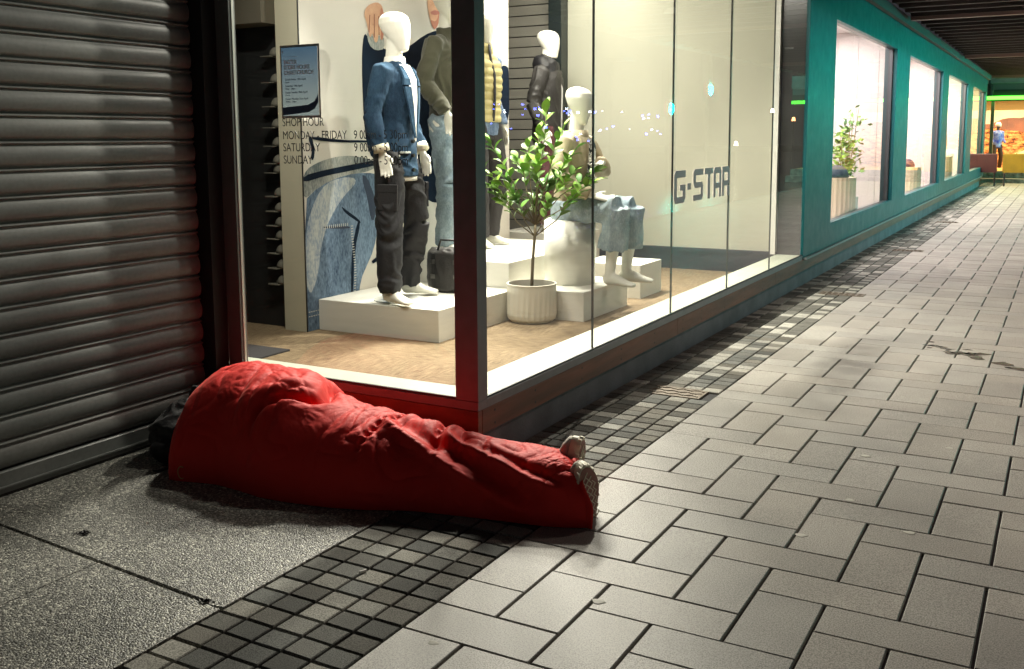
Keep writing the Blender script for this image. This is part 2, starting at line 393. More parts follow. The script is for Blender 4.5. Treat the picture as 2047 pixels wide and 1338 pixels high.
# ------------------------------------------------------------------ plinth: concrete base and timber boards
CONC = mat('plinth_concrete', (0.17, 0.17, 0.185), 0.8, var=0.35, vscale=5, bump=.4, bscale=90, bdist=.004, speck=.15)
WOOD = mat('stained_timber', (0.20, 0.065, 0.03), 0.55, col2=(0.11, 0.038, 0.018), vscale=7, stretch=(1, .25, 3.0), bump=.25, bscale=60, bdist=.002, rnd=.12)
STEEL = mat('bolt_dark', (0.05, 0.045, 0.04), .5, metal=.6)
pl = empty('plinth', (-0.72, 0.39, 0), label='low plinth of concrete and reddish timber boards under the shop windows', cat='plinth')
def pb(mb, name, m, **k):
    o = mb.build(name, m, None, **k); o.parent = pl; o.matrix_parent_inverse = pl.matrix_world.inverted() if False else Matrix.Translation((0.72, -0.39, 0)); return o
b = MB(); b.box(-0.95, -0.722, 0.40, 26.0, -0.1, 0.242); b.box(-2.14, -0.95, 0.40, 0.6, -.1, .1); b.box(-2.14, -.955, .402, .56, .1, .25); pb(b, 'concrete_base', CONC)
def board(x0, x1, y0, y1, z0, z1):
    b = MB(); b.bbox(x0, x1, y0, y1, z0, z1, .003); o = pb(b, 'board', WOOD); return o
yb = 0.385
while yb < 25.9:
    y2 = min(yb + 2.31, 25.95)
    z1 = 0.243
    bo = board(-0.722, -0.690, yb + .002, y2 - .002, 0.142, z1)
    bb = MB(); yy = yb + .1
    while yy < y2 - .03:
        for z in (.165, .22):
            bb.loft([[(-.6895 + d, yy + r * math.cos(a), z + r * math.sin(a)) for a in [k * math.pi / 4 for k in range(8)]] for d, r in ((-.002, .0055), (.0005, .0055), (.0005, .003), (-.004, .0028))][:3])
        yy += .49 if yy > yb + .2 else .36
    pb(bb, 'bolt_head', STEEL, kind='stuff')
    yb = y2
board(-2.10, -0.6905, 0.352, 0.3835, 0.142, 0.243)
b = MB(); b.box(-.705, -.692, .3515, .384, .1425, .2435); 
# ------------------------------------------------------------------ shop front frame and glazing
FRM = mat('frame_grey_metal', (0.20, 0.20, 0.21), 0.5, metal=0.1, var=.15, vscale=12, bump=.05, bscale=200)
JMB = mat('jamb_grey_metal', (0.16, 0.175, 0.165), 0.5, metal=0.2, var=.15, vscale=9)
RUB = mat('gasket', (0.015, 0.015, 0.015), .5)
GL = glass_mat('shop_glass')
sf = empty('shop_front', (-0.73, 0.39, 0), label='large corner shop window with grey metal post and frameless glass joints', cat='shop window')
def sp(mb, name, m, parent=None, **k):
    o = mb.build(name, m, None, **k); o.parent = sf; o.matrix_parent_inverse = Matrix.Translation((0.73, -0.39, 0)); return o
b = MB(); b.bbox(-0.80, -0.692, 0.356, 0.430, 0.282, 2.92, .002); sp(b, 'corner_post', FRM)
b = MB(); b.box(-2.056, -1.974, 0.345, 0.383, 0.244, 2.92); b.box(-1.9738, -1.970, .36, .3715, .29, 2.92, 1); sp(b, 'left_jamb', [JMB, mat('jamb_edge', (.7, .7, .62), .35, metal=.4)])
b = MB(); b.bbox(-1.974, -0.693, 0.357, 0.43, 0.2432, 0.281, .003); sp(b, 'front_rail', FRM)
b = MB(); b.bbox(-0.76, -0.693, 0.431, 5.95, 0.2432, 0.281, .003); sp(b, 'side_rail', FRM)
b = MB(); b.box(-1.968, -.801, .362, .372, .281, .289); b.box(-.7075, -.6975, .431, 5.95, .281, .289); sp(b, 'gasket', RUB)
b = MB(); b.box(-1.967, -0.802, 0.372, 0.382, 0.2895, 2.9); sp(b, 'glass_pane', GL)
JY = [0.434, 1.49, 2.615, 3.735, 4.86, 5.95]
for a, c in zip(JY[:-1], JY[1:]):
    b = MB(); b.box(-0.712, -0.702, a + .003, c - .003, 0.2895, 2.9); sp(b, 'glass_pane', GL)
for y in JY[1:-1]:
    b = MB(); b.box(-0.7125, -0.7015, y - .0029, y + .0029, 0.2895, 2.9); sp(b, 'glass_joint', mat('silicone', (.05, .05, .045), .35))
SILL = mat('sill_cream', (0.50, 0.53, 0.43), 0.5, var=.08, vscale=5)
b = MB(); b.bbox(-2.14, -.7135, .3835, .54, .2436, .2825, .002); b.bbox(-.925, -.7135, .5405, 5.948, .2436, .2825, .002); b.box(-2.14, -.95, .47, .5395, .0995, .2435); b.box(-.9245, -.90, .52, 5.945, .0995, .2435); sp(b, 'inner_sill', SILL)
b = MB(); b.box(-2.3, -.66, .34, 6.0, 2.92, 3.1); sp(b, 'head_panel', FRM)

# ------------------------------------------------------------------ shop interior shell
CARP = None
def carpet():
    m, nt, b = nodes_of('carpet_plank_beige')
    geo = N(nt, 'ShaderNodeNewGeometry'); sp_ = N(nt, 'ShaderNodeSeparateXYZ'); L(nt, geo, 'Position', sp_, 0)
    # planks 0.25 x 1.0 laid alternately: pick direction by block
    cm = N(nt, 'ShaderNodeVectorMath', operation='SNAP'); cm.inputs[1].default_value = (.5, .5, 10); L(nt, geo, 'Position', cm, 0)
    wn = N(nt, 'ShaderNodeTexWhiteNoise', noise_dimensions='3D'); L(nt, cm, 0, wn, 'Vector')
    gt = N(nt, 'ShaderNodeMath', operation='GREATER_THAN'); gt.inputs[1].default_value = .5; L(nt, wn, 'Value', gt, 0)
    outs = []
    for s3 in ((11, 110, 1), (110, 11, 1)):
        mp = N(nt, 'ShaderNodeMapping'); mp.inputs['Scale'].default_value = s3; L(nt, geo, 'Position', mp, 'Vector')
        n = N(nt, 'ShaderNodeTexNoise'); n.inputs['Scale'].default_value = 1.0; n.inputs['Detail'].default_value = 3; L(nt, mp, 0, n, 'Vector'); outs.append(n)
    mx = N(nt, 'ShaderNodeMix', data_type='FLOAT'); L(nt, gt, 0, mx, 0); L(nt, outs[0], 0, mx, 2); L(nt, outs[1], 0, mx, 3)
    fn = N(nt, 'ShaderNodeTexNoise'); fn.inputs['Scale'].default_value = 160; L(nt, geo, 'Position', fn, 'Vector')
    ad = N(nt, 'ShaderNodeMath', operation='MULTIPLY_ADD'); ad.inputs[1].default_value = .6; L(nt, fn, 0, ad, 0); L(nt, mx, 0, ad, 2)
    rp = N(nt, 'ShaderNodeMapRange'); rp.inputs['From Min'].default_value = .60; rp.inputs['From Max'].default_value = .98; L(nt, ad, 0, rp, 0)
    c = N(nt, 'ShaderNodeMix', data_type='RGBA'); c.inputs[6].default_value = (.10, .065, .033, 1); c.inputs[7].default_value = (.27, .20, .115, 1)
    L(nt, rp, 0, c, 0); L(nt, c, 2, b, 'Base Color'); b.inputs['Roughness'].default_value = .95
    bp = N(nt, 'ShaderNodeBump'); bp.inputs['Strength'].default_value = .5; bp.inputs['Distance'].default_value = .004; L(nt, ad, 0, bp, 'Height'); L(nt, bp, 0, b, 'Normal')
    return m
CARP = carpet()
WALLC = mat('wall_cream', (0.50, 0.50, 0.405), 0.75, var=.05, vscale=2)
WHITE = mat('white_board', (0.74, 0.73, 0.68), 0.55, var=.06, vscale=9, stretch=(1, 1, 6))
DARKW = mat('dark_wall', (0.012, 0.013, 0.013), .55, var=.3, vscale=4)
CEIL = mat('ceiling_paint', (.55, .54, .5), .85)
b = MB(); b.box(-7, -.925, .541, 6.6, .0, .0995); b.build('shop_floor', CARP, kind='structure')
b = MB(); b.box(-7, -.72, .39, 6.6, 3.05, 3.15); b.build('ceiling', CEIL, kind='structure')
SK = mat('skirting_dark', (.035, .04, .055), .3)
iw = MB(); iw.box(-3.03, -0.955, 5.955, 6.05, .1, 3.05)
iwall = iw.build('interior_wall', mat('gap_dark', (.03, .03, .03), .8), kind='structure', label='cream panelled wall at the back of the window display')
for x0, x1 in ((-3.028, -1.905), (-1.902, -1.37), (-1.367, -.98)):
    b = MB(); b.box(x0, x1, 5.94, 5.953, .305, 3.05); b.build('panel', WALLC, iwall)
b = MB(); b.box(-.979, -.930, 5.90, 5.953, .285, 3.05); b.build('white_trim', mat('trim_white', (.8, .8, .74), .5), iwall)
b = MB(); b.box(-3.03, -.93, 5.925, 5.954, .0995, .27); b.box(-3.03, -.93, 5.915, 5.954, .27, .303); b.build('skirting', SK, iwall)
b = MB(); b.box(-.929, -.72, 5.952, 6.03, .28, 3.0)
b.build('end_panel', mat('dark_return', (.05, .052, .05), .25, var=.4, vscale=3), kind='structure', label='dark return panel where the big window meets the teal wall')
# slatwall, dark column
b = MB(); b.box(-5.0, -3.17, 5.985, 6.05, .1, 3.05); sw = b.build('slat_wall', mat('slat_gap', (.02, .02, .02), .8), kind='structure', label='grey slatwall behind the mannequins')
SLT = mat('slatwall_grey', (.30, .29, .25), .5, var=.08)
for k in range(27):
    z = .30 + k * .103
    b = MB(); b.box(-5.0, -3.172, 5.96, 5.984, z, z + .092); b.build('slat', SLT, sw)
b = MB(); b.box(-5.0, -3.172, 5.955, 5.984, .1, .29); b.build('skirting', SK, sw)
b = MB(); b.bbox(-3.17, -3.032, 5.80, 5.954, .1, 3.05); b.build('column', mat('dark_column', (.022, .03, .03), .25), kind='structure', label='glossy black column between slatwall and cream wall')
# display panel with the poster
dp = MB(); dp.box(-3.1, -2.913, 1.873, 4.55, .1, 3.05)
dpo = dp.build('display_wall', mat('display_cream', (.52, .50, .38), .7, var=.05), kind='structure', label='cream freestanding wall that carries the denim poster')
b = MB(); b.box(-2.9128, -2.905, 1.868, 1.874, .1, 3.05); b.build('edge_trim', mat('trim_black', (.02, .02, .02), .5), dpo)
b = MB(); b.box(-6.5, -3.101, 1.95, 2.05, .1, 3.05); b.box(-7, -6.5, .4, 6.6, .1, 3.05); b.build('dark_shop_wall', DARKW, kind='structure', label='unlit dark wall behind the column of caps')  # near-black colour stands in for the darkness of the unlit shop
b = MB(); b.box(-6.5, -3.102, 1.75, 1.949, 2.07, 3.04); b.build('bulkhead', mat('bulkhead_tan', (.10, .09, .065), .8), kind='structure')
b = MB(); b.box(-7, -2.14, .3, .40, .0, 3.1); b.build('side_wall', DARKW, kind='structure')
b = MB(); b.bbox(-3.3, -2.62, 1.08, 1.38, .0995, .110, .003); b.build('door_mat', mat('mat_dark', (.03, .028, .03), .9), label='dark floor mat on the carpet beside the left jamb', cat='mat')

# poster print (flat shapes on the display wall)
PO = empty('poster', (-2.905, 3.2, .1), label='full-height poster of a person in blue denim and dark jacket behind the mannequins', cat='poster')
def poly(name, pts, m, lvl):
    x = -2.912 + .0007 * lvl; b = MB()
    pts = [(max(1.875, min(4.548, y)), z) for y, z in pts]
    b.add([(x, y, z) for y, z in pts], [tuple(range(len(pts)))])
    me_o = b.build(name, m); bm = bmesh.new(); bm.from_mesh(me_o.data); bmesh.ops.triangulate(bm, faces=bm.faces, ngon_method='EAR_CLIP')
    for f in bm.faces:
        if f.normal.x < 0: f.normal_flip()
    bm.to_mesh(me_o.data); bm.free(); me_o.parent = PO; me_o.matrix_parent_inverse = Matrix.Translation((2.905, -3.2, -.1)); return me_o
def smoothpoly(pts, it=2):
    for _ in range(it):
        q = []
        for i in range(len(pts)):
            a, c = pts[i], pts[(i + 1) % len(pts)]
            q += [(a[0] * .75 + c[0] * .25, a[1] * .75 + c[1] * .25), (a[0] * .25 + c[0] * .75, a[1] * .25 + c[1] * .75)]
        pts = q
    return pts
mat('print_skin_shade', (.42, .17, .11), .7)
DN1 = denim_mat('print_denim', (.012, .03, .07), (.20, .29, .40), 5)
DN2 = denim_mat('print_pale_denim', (.12, .15, .16), (.45, .47, .43), 6)
DNW = denim_mat('print_faded_denim', (.10, .18, .32), (.52, .56, .55), 5)
NAVY = mat('print_navy', (.005, .008, .016), .8, spec=.05, col2=(.012, .025, .048), vscale=3)
SKIN = mat('print_skin', (.52, .28, .17), .6, col2=(.66, .40, .25), vscale=14)
PP = dict(
 denim=[(1.862, 0.943), (2.032, 1.041), (2.291, 1.103), (2.537, 1.112), (2.68, 1.089), (2.73, 0.838), (2.655, 0.736), (2.591, 0.564), (2.512, 0.466), (2.435, 0.37), (2.398, 0.20), (2.36, .102), (1.964, 0.101), (1.852, 0.101)],
 hem=[(1.867, 1.134), (2.039, 1.203), (2.296, 1.237), (2.541, 1.212), (2.683, 1.16), (2.537, 1.112), (2.291, 1.103), (2.032, 1.041), (1.862, 0.943)],
 band=[(1.87, 1.112), (2.086, 1.143), (2.347, 1.169), (2.714, 1.201), (2.712, 1.166), (2.345, 1.128), (2.084, 1.104), (1.868, 1.067)],
 navy=[(2.53, 2.075), (2.601, 2.027), (2.713, 1.978), (2.95, 1.95), (3.375, 2.164), (3.654, 2.159), (4.069, 2.139), (4.393, 1.958), (4.489, 1.454), (4.052, 1.246), (3.809, 0.847), (3.236, 0.842), (3.144, 1.091), (2.683, 1.16), (2.526, 1.267), (2.502, 1.778)],
 hand=[(2.56, 2.229), (2.608, 2.262), (2.685, 2.285), (2.743, 2.274), (2.764, 2.228), (2.772, 2.171), (2.763, 2.089), (2.749, 2.032), (2.722, 2.03), (2.716, 2.067), (2.7, 2.072), (2.691, 2.025), (2.671, 2.005), (2.648, 2.017), (2.638, 2.061), (2.623, 2.065), (2.611, 2.036), (2.592, 2.046), (2.583, 2.09), (2.566, 2.139), (2.54, 2.182)],
 hand_shade=[(2.732, 2.259), (2.764, 2.228), (2.772, 2.171), (2.763, 2.089), (2.749, 2.032), (2.722, 2.03), (2.727, 2.12), (2.72, 2.189)],
 face=[(3.31, 2.444), (3.528, 2.471), (3.514, 2.394), (3.502, 2.28), (3.463, 2.213), (3.42, 2.164), (3.381, 2.171), (3.349, 2.227), (3.32, 2.298)],
 lips=[(3.346, 2.284), (3.408, 2.308), (3.447, 2.304), (3.493, 2.304), (3.474, 2.285), (3.418, 2.269), (3.368, 2.271)],
 chin_shade=[(3.381, 2.171), (3.42, 2.164), (3.463, 2.213), (3.502, 2.28), (3.514, 2.394), (3.478, 2.34), (3.46, 2.263), (3.417, 2.221), (3.372, 2.229), (3.349, 2.227)],
 cream_tee=[(2.77, 1.07), (3.1, 1.12), (3.15, .84), (3.0, .70), (2.80, .66)],
 denim_right=[(2.66, .66), (2.80, .63), (3.05, .66), (3.1, .50), (2.95, .42), (2.75, .30), (2.60, .47)],
 navy_right=[(3.6, 1.3), (3.9, 1.35), (4.0, .9), (3.7, .70), (3.5, .9)],
 cuff=[(2.563, 2.078), (2.629, 2.04), (2.763, 2.068), (2.771, 1.972), (2.666, 1.95), (2.588, 1.985)],
 strap=[(1.959, 1.364), (2.248, 1.337), (2.602, 1.332), (2.602, 1.318), (2.247, 1.321), (1.986, 1.336)],
 buckle=[(1.929, 1.355), (1.968, 1.364), (1.993, 1.275), (1.98, 1.211), (1.951, 1.211), (1.964, 1.281)],
 seam=[(2.24, 0.897), (2.281, 0.874), (2.441, 0.788), (2.451, 0.759), (2.28, 0.847)],
 seam2=[(2.419, 0.789), (2.451, 0.773), (2.377, 0.585), (2.343, 0.277), (2.321, 0.28), (2.345, 0.606)],
 pocket=[(2.045, 0.775), (2.33, 0.755), (2.329, 0.735), (2.069, 0.760)],
 flap=[(2.464, 1.097), (2.531, 1.088), (2.627, 0.915), (2.61, 0.775), (2.564, 0.778), (2.536, 0.92)],
 placket=[(2.652, 1.108), (2.751, 1.087), (2.753, 0.656), (2.664, 0.664), (2.659, 0.842)],
 belt=[(2.554, 0.497), (3.132, 0.679), (3.151, 0.651), (2.587, 0.457)],
 faded=[(2.032, 1.041), (2.29, 1.096), (2.452, 1.063), (2.231, 0.938), (2.042, 0.719), (1.984, 0.428), (1.88, 0.31), (1.857, 0.735)],
 hat=[(4.293, 1.985), (4.392, 1.937), (4.478, 1.963), (4.556, 1.933), (4.55, 1.455), (4.386, 1.475), (4.321, 1.662)])
poly('print_background', [(1.875, .1), (4.548, .1), (4.548, 3.04), (1.875, 3.04)], mat('print_paper', (.62, .60, .53), .5, col2=(.70, .66, .60), vscale=1.0), 0)
poly('print_jacket', smoothpoly(PP['navy']), NAVY, 2)
poly('print_jacket_panel', smoothpoly([(2.75, 1.95), (3.0, 1.9), (3.1, 1.5), (3.0, 1.2), (2.8, 1.3)]), denim_mat('print_navy_denim', (.015, .03, .07), (.09, .16, .27), 4), 3)
poly('print_hem', smoothpoly(PP['hem']), DN2, 3)
poly('print_jeans', smoothpoly(PP['denim'], 1), DN1, 4)
poly('print_faded_leg', smoothpoly(PP['faded']), DNW, 5)
for nm, mm, lv in (('band', NAVY, 6), ('flap', mat('print_seam_dark', (.02, .035, .07), .7), 6), ('placket', denim_mat('print_mid_denim', (.06, .12, .22), (.30, .42, .52), 7), 5), ('pocket', MATS['print_seam_dark'] if 'print_seam_dark' in MATS else NAVY, 6),
                   ('seam', NAVY, 6), ('seam2', NAVY, 6), ('belt', NAVY, 5), ('strap', NAVY, 6), ('buckle', NAVY, 7), ('cream_tee', mat('print_cream', (.62, .56, .44), .7), 5), ('denim_right', DN1, 5), ('hand', SKIN, 7), ('hand_shade', mat('print_skin_shade', (.42, .17, .11), .7), 8), ('chin_shade', MATS['print_skin_shade'] if 'print_skin_shade' in MATS else NAVY, 5), ('cuff', DN2, 6), ('face', SKIN, 4), ('lips', mat('print_lips', (.38, .13, .10), .5), 6), ('hat', NAVY, 6)):
    poly('print_' + nm.rstrip('2'), smoothpoly(PP[nm], 1), mm, lv)
# fingers drawn on the printed hand, stitches on the printed seams
b = MB()
for y0, z0, y1, z1 in ((2.60, 2.19, 2.585, 2.07), (2.65, 2.20, 2.645, 2.04), (2.70, 2.19, 2.70, 2.06), (2.62, 2.13, 2.66, 2.125)):
    b.add([(-2.9062, y0, z0), (-2.9062, y0 + .010, z0), (-2.9062, y1 + .010, z1), (-2.9062, y1, z1)], [(0, 1, 2, 3)])
o = b.build('print_finger_line', mat('print_finger', (.22, .08, .05), .7), kind='stuff'); o.parent = PO; o.matrix_parent_inverse = Matrix.Translation((2.905, -3.2, -.1))
b = MB()
for k in range(26):
    z = .30 + k * .018; y = 2.352 + .012 * math.sin(k * .2)
    b.add([(-2.9065, y, z), (-2.9065, y + .022, z), (-2.9065, y + .022, z + .006), (-2.9065, y, z + .006)], [(0, 1, 2, 3)])
for k in range(22):
    y = 1.885 + k * .022
    for z in (.225, .195): b.add([(-2.9065, y, z), (-2.9065, y + .014, z), (-2.9065, y + .014, z + .006), (-2.9065, y, z + .006)], [(0, 1, 2, 3)])
for k in range(12):
    y = 2.07 + k * .021
    b.add([(-2.9062, y, .757), (-2.9062, y + .006, .757), (-2.9062, y + .006, .778), (-2.9062, y, .778)], [(0, 1, 2, 3)])
o = b.build('print_stitching', mat('print_stitch', (.55, .56, .52), .7), kind='stuff'); o.parent = PO; o.matrix_parent_inverse = Matrix.Translation((2.905, -3.2, -.1))

# caps on the dark wall
CAPM = mat('cap_pale', (.13, .125, .10), .8)
capn = -1; CO = ['topmost'] + [w + ' from the top,' for w in 'second third fourth fifth sixth seventh eighth ninth tenth eleventh twelfth thirteenth'.split()] + ['lowest']
for k, z in enumerate((1.896, 1.81, 1.729, 1.65, 1.577, 1.51, 1.442, 1.38, 1.323, 1.265, 1.21, 1.15, .996, .899, .804, .717, .622, .523, .417)):
    if k in (1, 3, 5, 7, 9): continue
    capn += 1
    r = empty('cap', (-3.155, 1.93, z - .02), label=CO[capn] + ' pale cap in the column of caps beside the cream wall', cat='cap', group='caps hung in a column on the dark wall')
    b = MB()
    rings = []
    for t in range(6):
        a = t / 5 * math.pi / 2; q = .046 * math.cos(a) + .002
        rings.append([(q * math.cos(2 * math.pi * j / 12) + .01, q * .8 * math.sin(2 * math.pi * j / 12) - .01, .056 * math.sin(a)) for j in range(12)])
    b.loft(rings, True); b.build('crown', CAPM, r, smooth=True)
    b = MB(); b.loft([[(x * s2 - .045, y * s2 - .02, zz) for x, y in ((-.05, -.02), (-.03, -.045), (.05, -.05), (.07, 0), (.05, .03), (-.03, .03))] for s2, zz in ((1, -.006), (1, -.001))]); b.build('brim', CAPM, r)

# ------------------------------------------------------------------ signs on the glass
INK = mat('vinyl_black', (.012, .012, .014), .45)
def text(body, size, loc, rot, m, name='lettering', parent=None, align='LEFT', sx=1.0, ext=.0004, space=1.0, bold=0.0):
    cu = bpy.data.curves.new(name, 'FONT'); cu.body = body; cu.size = size; cu.extrude = ext; cu.align_x = align; cu.space_character = space; cu.offset = bold
    t = bpy.data.objects.new('tmp', cu); C.objects.link(t)
    me = bpy.data.meshes.new_from_object(t.evaluated_get(bpy.context.evaluated_depsgraph_get())); bpy.data.objects.remove(t); bpy.data.curves.remove(cu)
    me.materials.clear(); me.materials.append(m); me.name = name
    o = bpy.data.objects.new(name, me); C.objects.link(o); o.location = loc; o.rotation_euler = rot; o.scale = (sx, 1, 1); o['text'] = body.strip()
    if parent: o.parent = parent
    return o
FR = (rad(90), 0, 0)
oh = empty('opening_hours', (-1.70, .3695, 1.24), label='black vinyl opening hours lettered on the front glass under the blue notice', cat='lettering')
for body, x, z in (('SHOP HOUR', 0, .162), ('MONDAY - FRIDAY', 0, .105), ('SATURDAY', 0, .052), ('SUNDAY', 0, -.002),
                   ('9 00am - 5 30pm', .395, .105), ('9 00am - 5 00pm', .395, .052), ('0 00am - 5 00pm', .395, -.002)):
    text(body, .052, (x, 0, z), FR, INK, parent=oh, sx=.80 if x == 0 else .78)
nt_ = empty('hours_notice', (-1.695, .371, 1.445), label='blue printed store hours notice in a clear sleeve on the front glass', cat='notice')
def gradient_blue():
    m, nt, b = nodes_of('notice_blue'); geo = N(nt, 'ShaderNodeNewGeometry'); s = N(nt, 'ShaderNodeSeparateXYZ'); L(nt, geo, 'Position', s, 0)
    rp = N(nt, 'ShaderNodeMapRange'); rp.inputs['From Min'].default_value = 1.5; rp.inputs['From Max'].default_value = 1.76; L(nt, s, 'Z', rp, 0)
    mx = N(nt, 'ShaderNodeMix', data_type='RGBA'); mx.inputs[6].default_value = (.16, .20, .22, 1); mx.inputs[7].default_value = (.035, .08, .15, 1); L(nt, rp, 0, mx, 0); L(nt, mx, 2, b, 'Base Color'); b.inputs['Roughness'].default_value = .35
    tl = N(nt, 'ShaderNodeBsdfTranslucent'); L(nt, mx, 2, tl, 'Color'); ms = N(nt, 'ShaderNodeMixShader'); ms.inputs[0].default_value = .45
    L(nt, b, 0, ms, 1); L(nt, tl, 0, ms, 2); L(nt, ms, 0, nt.nodes['Material Output'], 'Surface')
    return m
b = MB(); 
for u in ((-.004, .004, -.008, .306), (.208, .217, -.008, .306), (.004, .208, .297, .306), (.004, .208, -.008, .002)): b.box(u[0], u[1], -.0025, -.001, u[2], u[3])
b.build('sleeve', mat('sleeve_clear', (.55, .56, .50), .2), nt_)
b = MB(); b.add([(.004, -.004, .002), (.208, -.004, .002), (.208, -.004, .297), (.004, -.004, .297)], [(0, 1, 2, 3)]); b.build('sheet', gradient_blue(), nt_)
LB = mat('notice_deep_blue', (.06, .12, .24), .4); b = MB()
pts = [(.004, .002), (.10, .002), (.208, .055), (.208, .002)]
cv = [(.004, .038), (.15, .048), (.185, .062), (.208, .095), (.208, .060), (.185, .030), (.15, .016), (.004, .004)]
b.add([(x, -.0052, z) for x, z in cv], [tuple(range(len(cv)))]); b.build('sheet_curve', LB, nt_)
PALE = mat('notice_white', (.95, .97, .98), .5); DK = mat('notice_ink', (.03, .05, .09), .5)
for body, z, s in (('EASTER', .226, .024), ('STORE HOURS', .203, .024), ('CHRISTCHURCH', .180, .024)):
    text(body, s, (.018, -.0052, z), FR, PALE, parent=nt_, sx=.92, bold=.0007)
for k, (a, c) in enumerate((('Good Friday 18th April', 'Closed'), ('Saturday 19th April', '9.00am - 5.00pm'), ('Easter Sunday 20th April', 'Closed'), ('Easter Monday 21st April', '10.00am - 5.00pm'))):
    text(a, .0125, (.022, -.0052, .155 - .028 * k), FR, DK, parent=nt_); text(c, .0085, (.022, -.0052, .144 - .028 * k), FR, DK, parent=nt_)
b = MB(); b.box(.018, .10, -.0056, -.005, .256, .2568); b.box(.012, .016, -.0056, -.005, .272, .284); b.build('rule', PALE, nt_)
# block logo on the side glass
LOGO = mat('vinyl_mauve_grey', (.38, .31, .34), .5)
lg = empty('glass_logo', (-.6975, 2.625, .945), label='mauve grey block letters G-STAR on the side glass', cat='logo')
def letter(name, y0, w, rects, polys=()):
    b = MB(); h = .198
    for (a, c, d, e) in rects: b.box(-.0012, 0, y0 + a * w, y0 + d * w, c * h, e * h)
    for pg in polys:
        b.loft([[(x, y0 + p * w, q * h) for p, q in pg] for x in (-.0012, 0)])
    o = b.build('letter', LOGO, lg); o['letter'] = name
t_ = .22
letter('G', 0.0, .20, [(.0, .12, .24, .88), (.24, .78, 1, 1.0), (.24, .0, .86, .2), (.76, .2, 1, .56), (.52, .38, .76, .56)], [[(.0, .88), (.24, .88), (.24, 1.0), (.12, 1.0)], [(.0, .12), (.12, 0), (.24, 0), (.24, .12)], [(.86, 0), (1, .14), (1, .2), (.86, .2)]])
letter('-', .235, .065, [(0, .38, 1, .58)])
letter('S', .345, .19, [(.0, .58, .26, .88), (.26, .8, 1, 1), (.26, .4, .76, .58), (.76, .12, 1, .46), (.0, 0, .76, .18)], [[(0, .88), (.26, .88), (.26, 1), (.12, 1)], [(0, .58), (.12, .42), (.26, .40), (.26, .58)], [(.76, .46), (1, .46), (.9, .58), (.76, .58)], [(.76, 0), (.9, 0), (1, .12), (.76, .12)]])
letter('T', .565, .17, [(0, .8, 1, 1), (.37, 0, .65, .8)])
letter('A', .750, .165, [(0, 0, .26, .88), (.74, 0, 1, .88), (.26, .8, .74, 1), (.26, .3, .74, .48)], [[(0, .88), (.26, .88), (.26, 1), (.14, 1)], [(.74, .88), (1, .88), (.86, 1), (.74, 1)]])
letter('R', .935, .165, [(0, 0, .26, 1.0), (.26, .8, .78, 1), (.74, .52, 1, .8), (.26, .34, .78, .52), (.70, 0, .96, .34)], [[(.78, .8), (1, .8), (1, .88), (.88, 1), (.78, 1)], [(.78, .34), (.9, .42), (1, .52), (.78, .52)]])

# ------------------------------------------------------------------ roller shutter
SHM = mat('shutter_steel', (.19, .20, .19), .42, metal=.0, objcol=True, speck=.08, sscale=60, var=.22, vscale=3, stretch=(1, .5, 4), bump=.08, bscale=18, bdist=.006, spec=.5)
sh = empty('roller_shutter', (-2.14, -1.2, 0), label='dark grey roller shutter of curved steel slats, closed down to the floor', cat='shutter')
prof = []
for k in range(9):
    a = k / 8; prof.append((.016 * math.sin(math.pi * (a * .90 + .10)) ** .7 - .004, .008 + .080 * a))
prof = [(-.006, 0.0), (-.006, .006)] + prof + [(-.001, .090), (.006, .0915), (.0085, .095), (.006, .0985), (-.004, .1005), (-.006, .1035)]
b = MB(); y0, y1 = -3.2, 1.46
ring0 = [(x, y0, z) for x, z in prof]; ring1 = [(x, y1, z) for x, z in prof]
b.loft([ring0, [(x, (y0 + y1) / 2, z) for x, z in prof], ring1], False, closed=False)
slat = mesh_of(b, 'slat', SHM); slat.polygons.foreach_set('use_smooth', [True] * len(slat.polygons))
for k in range(27):
    o = link_copy(slat, 'slat', (random.uniform(-.0008, .0008), 0, .104 + k * .1035), sh, rot=(random.uniform(-.0006, .0006), random.uniform(-.012, .012), 0)); o.color = tone(.86, 1.12, .01)
b = MB(); b.bbox(-.012, .014, -3.2, 1.46, .012, .096, .004); b.box(-.012, .026, -3.2, 1.46, .034, .040); b.build('bottom_bar', SHM, sh)
b = MB(); b.box(-.012, .010, -3.2, 1.46, .0, .012); b.build('rubber_seal', RUB, sh)
b = MB(); b.box(-.06, .012, 1.462, 1.60, 0, 2.9); b.build('side_guide', mat('guide_black', (.008, .008, .009), .5), sh)
b = MB(); b.box(-2.139, -2.0565, .262, .345, 0, 2.92); b.build('dark_reveal', DARKW, kind='structure')
b = MB(); b.box(-2.3, -2.155, -6.5, .3, 0, 3.1); b.build('recess_wall', DARKW, kind='structure')

# ------------------------------------------------------------------ teal wall with four display windows
TEAL = mat('teal_paint', (.0, .095, .11), .45, var=.12, vscale=.7, bump=.05, bscale=8, bdist=.01, spec=.3)
tw = empty('teal_wall', (-.69, 5.96, 0), label='teal painted shop wall running down the street with four lit display windows', cat='wall')
def tp(mb, name, m, par=None, **k):
    o = mb.build(name, m, None, **k); o.parent = tw; o.matrix_parent_inverse = Matrix.Translation((.69, -5.96, 0)); return o
WIN = [(7.08, 10.93), (12.13, 16.32), (17.26, 21.25), (22.5, 26.25)]
ys = [5.955] + [v for w_ in WIN for v in w_] + [26.75]
b = MB()
for k in range(0, 10, 2): b.box(-.74, -.69, ys[k], ys[k + 1], .245, 2.86)
for (a, c) in WIN: b.box(-.7399, -.6901, a, c, .245, .488); b.box(-.7399, -.6901, a, c, 2.462, 2.86)
tp(b, 'painted_wall', TEAL)
b = MB(); b.box(-.68, -.62, 5.9, 26.8, 2.80, 2.915); tp(b, 'cornice', mat('cornice_grey', (.12, .11, .105), .6))
